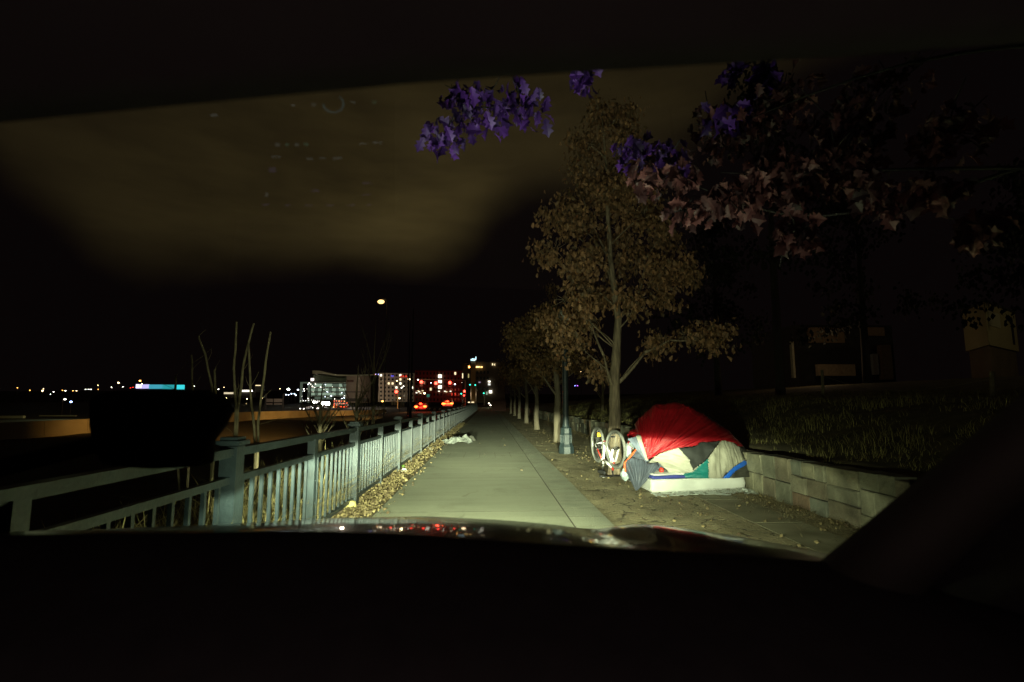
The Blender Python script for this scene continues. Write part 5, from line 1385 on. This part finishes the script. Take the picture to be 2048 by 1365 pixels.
def wallpatch(t0, t1, z0, z1, mt, nm):
    d = (PB-PA); n_ = Vector((d.y, -d.x)).normalized()*.03; a = PA+d*t0; b = PA+d*t1
    part(nm, prism([tuple(a+n_), tuple(b+n_), tuple(b-n_), tuple(a-n_)], z0, z1), mt, hs)
wallpatch(.06, .42, zt_-1.05, zt_-.35, mat('dull_pane', (.55, .52, .32), .4, .1), 'window')
wallpatch(.80, .86, zb_+.3, zt_-.3, M_glassd, 'side_window')
lh = empty('low_house', AY(1690, 790, 32), 'low dark house with pale porch wall behind the grassy bank', 'house')
part('wall', wbox(1590, 650, 1795, 790, 34, 6), M_dark, lh)
part('fascia', wbox(1618, 655, 1690, 686, 33.6, .3), mat('brown_fascia', (.40, .26, .15), .8, .3), lh); part('fascia', wbox(1735, 655, 1770, 672, 33.6, .3), mat('brown_fascia', (.40, .26, .15), .8, .3), lh)
part('porch_wall', wbox(1636, 729, 1712, 752, 32.5, .3), mat('tan_wall', (.5, .36, .22), .8, .3), lh); part('door', wbox(1746, 708, 1759, 750, 33.5, .3), mat('grey_door', (.5, .52, .5), .7, .2), lh)
part('porch_post', wbox(1583, 683, 1592, 756, 32.4, .25), mat('pale_post', (.5, .48, .32), .8, .2), lh); part('side_wall', wbox(1762, 690, 1788, 760, 33.4, .4), mat('brown_side', (.3, .2, .13), .8, .3), lh)
def wood_post(px, y0, y1, Y, label):
    a, b = AY(px-1, y0, Y), AY(px+2, y1, Y); m = MB(); m.tube([(b.x, Y, zt(b.x, Y)-.1), b, a], [.05, .05, .045], 8, wob=.1)
    return solo('fence_stake', m, M_stem, label, 'stake', 'stakes on the bank')
wood_post(1985, 744, 812, 9.5, 'pale wooden stake on the dark bank at the right edge of the view'); wood_post(1645, 740, 800, 16, 'dim leaning stake on the bank right of the tent')
m = MB(); q = AY(1985, 758, 9.5); pts = []
for k in range(13):
    t = k/12; e = AY(1645, 752, 16); pts.append(q.lerp(e, t)-Vector((0, 0, .35*math.sin(math.pi*t))))
m.tube(pts, .006, 4); solo('rope', m, M_stem, 'thin sagging rope strung between the stakes on the bank', 'rope')

# ------------------------------------------------------------------ the car we sit in
M_carpaint = bpy.data.materials.new('black_car_paint'); N, L = nt(M_carpaint); p = N['Principled BSDF']
p.inputs['Base Color'].default_value = (.008, .007, .007, 1); p.inputs['Roughness'].default_value = .35; p.inputs['Coat Weight'].default_value = .55; p.inputs['Coat Roughness'].default_value = .045
tcn = N.new('ShaderNodeTexCoord'); nn = N.new('ShaderNodeTexNoise'); nn.inputs['Scale'].default_value = 5; nn.inputs['Detail'].default_value = 6
bpn = N.new('ShaderNodeBump'); bpn.inputs['Strength'].default_value = .04; bpn.inputs['Distance'].default_value = .01
L.new(tcn.outputs['Object'], nn.inputs['Vector']); L.new(nn.outputs['Fac'], bpn.inputs['Height']); L.new(bpn.outputs[0], p.inputs['Normal']); L.new(bpn.outputs[0], p.inputs['Coat Normal'])
car = empty('own_car', (-.1, 1.0, 0), 'dark interior, bonnet and pillars of the car the picture is taken from', 'car')
# bonnet: edge heights chosen per x, crowned, with a raised wing ridge at the right
front_px = [(-60, 1062), (200, 1056), (450, 1046), (600, 1038), (700, 1033), (860, 1030), (1000, 1037), (1130, 1048), (1190, 1052), (1240, 1048), (1330, 1052), (1420, 1063), (1500, 1078), (1600, 1104), (1680, 1128), (1760, 1150), (1900, 1200)]
m = MB(); NXh, NYh = 110, 40
YF, YB = 2.22, 1.25
for j in range(NYh+1):
    t = j/NYh
    for i in range(NXh+1):
        px = lerp(-60, 1900, i/NXh); py = interp(front_px, px)
        f = AY(px, py, YF)
        # keep the bonnet's own width
        zf = f.z; x = f.x
        if j <= 2: # nose rolls down
            pass
        y = lerp(YF, YB, t)
        rise = .125*(1-(1-t)**1.7)
        ridge = .012*math.exp(-((x-.62)/.12)**2)-.012*math.exp(-((x-.40)/.10)**2)
        z = zf-.004+rise*(.97)+ridge*math.sin(math.pi*min(1, t*1.3))*1.2-(.02*max(0, .12-t)/.12)
        m.v.append((x, y, z))
for j in range(NYh):
    for i in range(NXh):
        a = j*(NXh+1)+i; m.f.append((a, a+1, a+NXh+2, a+NXh+1))
# nose panel
o_ = len(m.v)
for i in range(NXh+1):
    v = m.v[i]; m.v.append((v[0], v[1]+.10, v[2]-.10))
for i in range(NXh+1):
    v = m.v[i]; m.v.append((v[0], v[1]+.12, .55))
for r in range(2):
    for i in range(NXh):
        if r == 0: m.f.append((o_+i, o_+i+1, i+1, i))
        else: m.f.append((o_+NXh+1+i, o_+NXh+2+i, o_+i+1, o_+i))
part('bonnet', m, M_carpaint, car, smooth=True)
# wiper cowl / dashboard
dash_px = [(-300, 1071), (0, 1070), (300, 1066), (640, 1062), (820, 1069), (1000, 1082), (1250, 1098), (1450, 1108), (1650, 1124), (1750, 1140), (1900, 1190), (2300, 1300)]
m = MB(); n = 60; rows = []
for i in range(n+1):
    px = lerp(-300, 2300, i/n); py = interp(dash_px, px); e = AY(px, py, 1.02)
    m.v += [(e.x, 1.24, e.z-.10), (e.x, 1.06, e.z-.012), (e.x, 1.02, e.z), (e.x, .97, e.z-.008), (e.x, .70, e.z-.045), (e.x, .62, e.z-.10), (e.x, .58, e.z-.45), (e.x, .50, .5)]
for i in range(n):
    for k in range(7): a = i*8+k; m.f.append((a, a+1, a+9, a+8))
part('dashboard', m, M_black, car, smooth=True)
# roof header
hd = [(-400, 285), (0, 246), (400, 207), (840, 166), (1100, 148), (1300, 136), (1700, 112), (2400, 60)]
m = MB(); n = 40
for i in range(n+1):
    px = lerp(-400, 2400, i/n); py = interp(hd, px); e = AY(px, py, .62)
    m.v += [(e.x, .66, e.z+.05), (e.x, .62, e.z), (e.x, .57, e.z+.01), (e.x, .30, e.z+.10), (e.x, -1.2, e.z+.13), (e.x, -1.2, e.z+.20), (e.x, .25, e.z+.17)]
for i in range(n):
    for k in range(7): a = i*7+k; b = i*7+(k+1) % 7; m.f.append((a, b, b+7, a+7))
part('roof', m, mat('headliner', (.03, .026, .026), .95, .2), car, smooth=True)
# right pillar, left pillar
def pillar(pts, wd, mt):
    m = MB(); m.tube(pts, wd, 12); return part('windscreen_pillar', m, mt, car, smooth=True)
pm = mat('pillar_trim', (.02, .016, .010), .8, .2)
q0, q1, q2, q3 = AY(1660, 1225, 1.02), AY(1800, 1100, .98), AY(1960, 960, .90), AY(2300, 690, .72)
pillar([q0, q1, q2, q3, Vector((q3.x+.0, .5, 1.88))], [.075, .068, .06, .055, .05], pm)
pillar([Vector((-1.05, 1.15, 1.05)), Vector((-1.0, .85, 1.45)), Vector((-.92, .55, 1.85))], .05, pm)
m = MB(); m.box((1.12, .2, .75), (.08, 2.2, 1.1)); part('door_panel', m, M_black, car); m = MB(); m.box((-1.25, .2, .75), (.08, 2.2, 1.1)); part('door_panel', m, M_black, car)
# side mirror seen low at the left through the glass
mc = AY(335, 857, 1.45); m = MB(); k = 1.45/1024
sh_px = [(196, 800), (205, 786), (240, 781), (330, 779), (420, 782), (452, 796), (470, 820), (455, 850), (432, 880), (428, 925), (400, 934), (300, 938), (225, 932), (205, 900), (196, 850)]
fr = [AY(x, y, 1.42) for x, y in sh_px]; bk_ = [AY(333+(x-333)*.82, 857+(y-857)*.82, 1.55) for x, y in sh_px]; cc_ = [AY(333, 857, 1.60)]
n = len(fr); frin = [f.lerp(mc, .08)-Vector((0, .05, 0)) for f in fr]
m.add(fr+bk_+cc_+frin, [(i, (i+1) % n, n+(i+1) % n, n+i) for i in range(n)]+[(n+i, n+(i+1) % n, 2*n) for i in range(n)]+[((i+1) % n, i, 2*n+1+i, 2*n+1+(i+1) % n) for i in range(n)]+[tuple(2*n+1+i for i in reversed(range(n)))])
sm_ = part('side_mirror', m, M_black, car, smooth=True)
e0 = AY(210, 885, 1.5); m = MB(); m.bar(e0, (e0.x-.32, 1.1, e0.z-.12), .05, .04); part('mirror_arm', m, M_black, sm_)
# windscreen
M_ws = bpy.data.materials.new('windscreen_glass'); N, L = nt(M_ws); N.remove(N['Principled BSDF'])
tr_ = N.new('ShaderNodeBsdfTransparent'); gl = N.new('ShaderNodeBsdfGlossy'); gl.inputs['Roughness'].default_value = .0; fr_ = N.new('ShaderNodeFresnel'); fr_.inputs['IOR'].default_value = 1.5; ms_ = N.new('ShaderNodeMixShader')
L.new(fr_.outputs[0], ms_.inputs[0]); L.new(tr_.outputs[0], ms_.inputs[1]); L.new(gl.outputs[0], ms_.inputs[2]); L.new(ms_.outputs[0], N['Material Output'].inputs['Surface'])
WP0, WP1 = Vector((0, 1.22, 1.235)), Vector((0, .645, 1.90))
m = MB(); n = 1
m.add([(-1.2, WP0.y, WP0.z), (1.15, WP0.y, WP0.z), (1.15, WP1.y, WP1.z), (-1.2, WP1.y, WP1.z)], [(0, 1, 2, 3)]); part('windscreen', m, M_ws, car)
# dash screen lying flat, mirrored in the glass
tdir = (WP1-WP0).normalized(); nrm = Vector((1, 0, 0)).cross(tdir).normalized()
def mirror(P): return P-nrm*2*(P-WP0).dot(nrm)
E_d1 = emit('screen_white', (.55, .62, .60), .75); E_d2 = emit('screen_cyan', (.18, .45, .55), .9); E_d3 = emit('screen_violet', (.32, .25, .55), .55); E_d4 = emit('screen_green', (.25, .6, .4), .7)
scr = empty('dash_tablet', mirror(CAM+ray(645, 310)*1.5), 'small lit screen lying in front of the dashboard, mirrored faintly in the windscreen', 'tablet')
marks = [(586, 212, 8, 5, E_d1), (628, 210, 9, 4, E_d1), (706, 205, 9, 4, E_d1), (748, 205, 8, 5, E_d4), (555, 290, 9, 7, E_d1), (574, 290, 8, 6, E_d4), (594, 290, 8, 6, E_d1), (612, 289, 9, 6, E_d4), (727, 288, 16, 3, E_d1), (755, 286, 18, 4, E_d1),
         (553, 314, 18, 3, E_d1), (619, 318, 14, 4, E_d1), (645, 317, 12, 3, E_d1), (675, 317, 18, 4, E_d1), (545, 340, 14, 10, E_d3), (735, 367, 20, 3, E_d3), (631, 382, 16, 5, E_d3), (733, 390, 20, 3, E_d3), (533, 390, 6, 7, E_d1), (531, 410, 14, 4, E_d3), (576, 411, 10, 3, E_d3), (617, 411, 14, 3, E_d3), (660, 411, 14, 3, E_d3), (703, 411, 14, 3, E_d3), (738, 411, 8, 3, E_d3), (428, 231, 14, 6, E_d1)]
def mpt(x, y): return mirror(CAM+ray(x, y)*(1.5))
bym = {}
for x, y, w_, h_, e in marks:
    mm = bym.setdefault(e.name, (MB(), e))[0]
    mm.add([mpt(x-w_/2, y-h_/2), mpt(x+w_/2, y-h_/2), mpt(x+w_/2, y+h_/2), mpt(x-w_/2, y+h_/2)], [(0, 1, 2, 3)])
mm = bym[E_d2.name] = (MB(), E_d2)
for k in range(14):
    a0, a1_ = R(-60)+k*R(17), R(-60)+(k+1)*R(17)
    P = lambda a, r: mpt(667+math.cos(a)*r*1.05, 208+math.sin(a)*r*.9)
    mm[0].add([P(a0, 17), P(a1_, 17), P(a1_, 21), P(a0, 21)], [(0, 1, 2, 3)])
for k_, (mm, e) in bym.items(): part('screen_marks', mm, e, scr)
# tablet body just behind the marks (below them, on the dash side)
def mpt2(x, y): return mirror(CAM+ray(x, y)*(1.51))
m = MB(); a = [mpt2(400, 190), mpt2(790, 190), mpt2(790, 430), mpt2(400, 430)]; dn = (mirror(CAM+ray(600, 300)*1.53)-mirror(CAM+ray(600, 300)*1.51))
m.add(a+[q+dn for q in a], [(0, 1, 2, 3), (7, 6, 5, 4), (0, 4, 5, 1), (1, 5, 6, 2), (2, 6, 7, 3), (3, 7, 4, 0)]); part('tablet_body', m, M_black, scr)
# rear lip shielding the screen from the seats
lo = min(a, key=lambda q: q.y).y

# ------------------------------------------------------------------ lights
def headlamp(x, name, W=900):
    ld = bpy.data.lights.new(name, 'POINT'); ld.energy = W; ld.shadow_soft_size = .035; ld.color = (1, 1, 1); ld.use_nodes = True
    N, L = ld.node_tree.nodes, ld.node_tree.links; em = N['Emission']
    tc = N.new('ShaderNodeTexCoord'); s = N.new('ShaderNodeSeparateXYZ'); L.new(tc.outputs['Normal'], s.inputs[0])
    def mt(op, a, b=None, c=None):
        n = N.new('ShaderNodeMath'); n.operation = op
        for i, v in enumerate((a, b, c)):
            if v is None: continue
            if isinstance(v, (int, float)): n.inputs[i].default_value = v
            else: L.new(v, n.inputs[i])
        return n.outputs[0]
    SG = HSIGN
    X = mt('MULTIPLY', s.outputs[0], SG); Yd = mt('MULTIPLY', s.outputs[1], SG); Z = mt('MULTIPLY', s.outputs[2], SG)
    el = mt('ARCSINE', Z); az = mt('ARCTAN2', X, Yd)
    az2 = mt('MULTIPLY', az, az)
    cut = mt('MULTIPLY_ADD', mt('MULTIPLY', az2, az2), R(-4)/(R(46)**4), R(.15))
    d = mt('SUBTRACT', cut, el)      # >0 below the cut-off
    mr = N.new('ShaderNodeMapRange'); mr.interpolation_type = 'SMOOTHSTEP'; mr.inputs['From Min'].default_value = R(-1.0); mr.inputs['From Max'].default_value = R(1.0); L.new(d, mr.inputs['Value'])
    dpos = mt('MAXIMUM', d, 0)
    deep = mt('POWER', 2.718, mt('MULTIPLY', mt('POWER', mt('DIVIDE', dpos, R(19)), 4.0), -1.0))
    ver = mt('MULTIPLY', mt('MULTIPLY_ADD', mt('POWER', 2.718, mt('MULTIPLY', dpos, -1/R(3.6))), 1.15, .30), deep)
    hor = mt('ADD', mt('MULTIPLY', mt('POWER', 2.718, mt('MULTIPLY', az2, -1/(R(25)**2))), .92), mt('MULTIPLY', mt('POWER', 2.718, mt('MULTIPLY', az2, -1/(R(44)**2))), .045))
    dh_ = mt('DIVIDE', mt('SUBTRACT', dpos, R(3.3)), R(2.7))
    hot = mt('MULTIPLY', mt('POWER', 2.718, mt('MULTIPLY', mt('MULTIPLY', dh_, dh_), -1.0)), mt('MULTIPLY', mt('POWER', 2.718, mt('MULTIPLY', az2, -1/(R(10)**2))), 2.7))
    low = mt('MULTIPLY', mt('ADD', mt('MULTIPLY', ver, hor), hot), mr.outputs[0])
    up = mt('MAXIMUM', mt('SUBTRACT', el, cut), 0)
    hi = N.new('ShaderNodeMapRange'); hi.interpolation_type = 'SMOOTHSTEP'; hi.inputs['From Min'].default_value = R(22); hi.inputs['From Max'].default_value = R(42); hi.inputs['To Max'].default_value = .16; L.new(el, hi.inputs['Value'])
    stray = mt('MULTIPLY', mt('MULTIPLY_ADD', mt('POWER', 2.718, mt('MULTIPLY', up, -1/R(17))), .045, .034), mt('ADD', mt('MULTIPLY_ADD', mt('POWER', 2.718, mt('MULTIPLY', az2, -1/(R(36)**2))), .95, .012), hi.outputs[0]))
    tot = mt('ADD', low, stray)
    lf = N.new('ShaderNodeMapRange'); lf.interpolation_type = 'SMOOTHSTEP'; lf.inputs['From Min'].default_value = R(-62); lf.inputs['From Max'].default_value = R(-16); lf.inputs['To Min'].default_value = .12; lf.inputs['To Max'].default_value = 1; L.new(az, lf.inputs['Value'])
    tot = mt('MULTIPLY', tot, lf.outputs[0])
    fw = N.new('ShaderNodeMapRange'); fw.inputs['From Min'].default_value = .0; fw.inputs['From Max'].default_value = .3; fw.inputs['To Min'].default_value = .0; L.new(Yd, fw.inputs['Value'])
    tot = mt('MULTIPLY', tot, fw.outputs[0])
    tot = mt('MULTIPLY', tot, 10.0)
    L.new(tot, em.inputs['Strength']); em.inputs['Color'].default_value = (.89, 1.0, .64, 1)
    o = bpy.data.objects.new(name, ld); COL.objects.link(o); o.location = (x, 2.50, .855)
    o.parent = car; o.location = Vector((x, 2.50, .855))-Vector(car.location)
    return o
HSIGN = 1.0
headlamp(-.78, 'headlight_beam'); headlamp(.62, 'headlight_beam')
for x in (-.78, .62):
    m = MB(); m.ball((x, 2.38, .80), .05, 12, 8, sz=(1.6, .5, .8)); part('headlight', m, M_steel, car, smooth=True)
def pt(loc, W, col, r=.15, name='lamp_glow'):
    ld = bpy.data.lights.new(name, 'POINT'); ld.energy = W; ld.color = col; ld.shadow_soft_size = r
    o = bpy.data.objects.new(name, ld); COL.objects.link(o); o.location = loc; return o
def spot(loc, to, W, col, ang, name='lamp_glow', blend=.6):
    ld = bpy.data.lights.new(name, 'SPOT'); ld.energy = W; ld.color = col; ld.spot_size = R(ang); ld.spot_blend = blend; ld.shadow_soft_size = .2
    o = bpy.data.objects.new(name, ld); COL.objects.link(o); o.location = loc
    o.rotation_euler = (Vector(to)-Vector(loc)).to_track_quat('-Z', 'Y').to_euler(); return o
for yy in (34, 58, 84): spot((-11, yy, 2.6), (-24, yy+6, -.3), 3200, (1, .52, .12), 100, 'road_light_beam')  # added low spots to brighten the barrier, no fixtures here
pt(AY(841, 812, 89.0), 160, (1, .06, .03), .3, 'tail_light_glow'); pt(AY(895, 806, 91.0), 160, (1, .06, .03), .3, 'tail_light_glow')
spot(AY(872, 780, 150), AY(878, 770, 200), 3600, (1, .06, .03), 110, 'signal_glow')  # added red spot behind the signals, reddens the brick building
pt(Vector((28, 14, 7.5)), 120, (1, .85, .5), .3, 'lane_lamp_glow'); pt(Vector((19, 28.5, 4.2)), 32, (1, .7, .42), .3, 'lane_lamp_glow')  # added fill for the two houses, no lamp stands here
pt(AY(818, 762, 87), 350, (1, .75, .4), .3, 'street_lamp_glow')
pt(AY(700, 790, 225), 5000, (1, .80, .6), 1, 'hall_light'); pt(AY(770, 790, 215), 380, (1, .8, .5), 1, 'apartment_light'); pt(AY(660, 738, 270), 4000, (.9, .9, .6), 1, 'canopy_light')  # added fill lamps for hall, apartments and canopy, without visible sources
pt(AY(946, 790, 118), 160, (1, .7, .4), .5, 'shop_light_glow'); pt(AY(548, 800, 150), 500, (1, .8, .6), .5, 'billboard_light')  # added fill on the corner building and the billboard, no visible source
pt(AY(130, 800, 58), 180, (.85, 1, .5), .5, 'lot_light')

pt(Vector((.1, -.55, 1.55)), 8.0, (1, .70, .66), .1, 'cabin_glow')  # added fill behind the camera to lift the dark interior

# ------------------------------------------------------------------ camera, render settings
cd = bpy.data.cameras.new('camera'); cam = bpy.data.objects.new('camera', cd); COL.objects.link(cam)
cd.sensor_width = 36; cd.lens = 18; cd.clip_end = 4000; cd.clip_start = .02
cam.location = CAM
rot = Matrix((( _R.x, _U.x, -_F.x), (_R.y, _U.y, -_F.y), (_R.z, _U.z, -_F.z)))
cam.rotation_euler = rot.to_euler()
cd.dof.use_dof = True; cd.dof.focus_distance = 11; cd.dof.aperture_fstop = 2.2
scene.camera = cam
scene.view_settings.view_transform = 'Standard'; scene.view_settings.look = 'None'; scene.view_settings.exposure = 0; scene.view_settings.gamma = 1
scene.render.engine = 'CYCLES'
scene.cycles.max_bounces = 5; scene.cycles.diffuse_bounces = 2; scene.cycles.glossy_bounces = 3; scene.cycles.transparent_max_bounces = 8
scene.cycles.sample_clamp_indirect = 4; scene.cycles.caustics_reflective = False; scene.cycles.caustics_refractive = False
scene.cycles.use_denoising = True
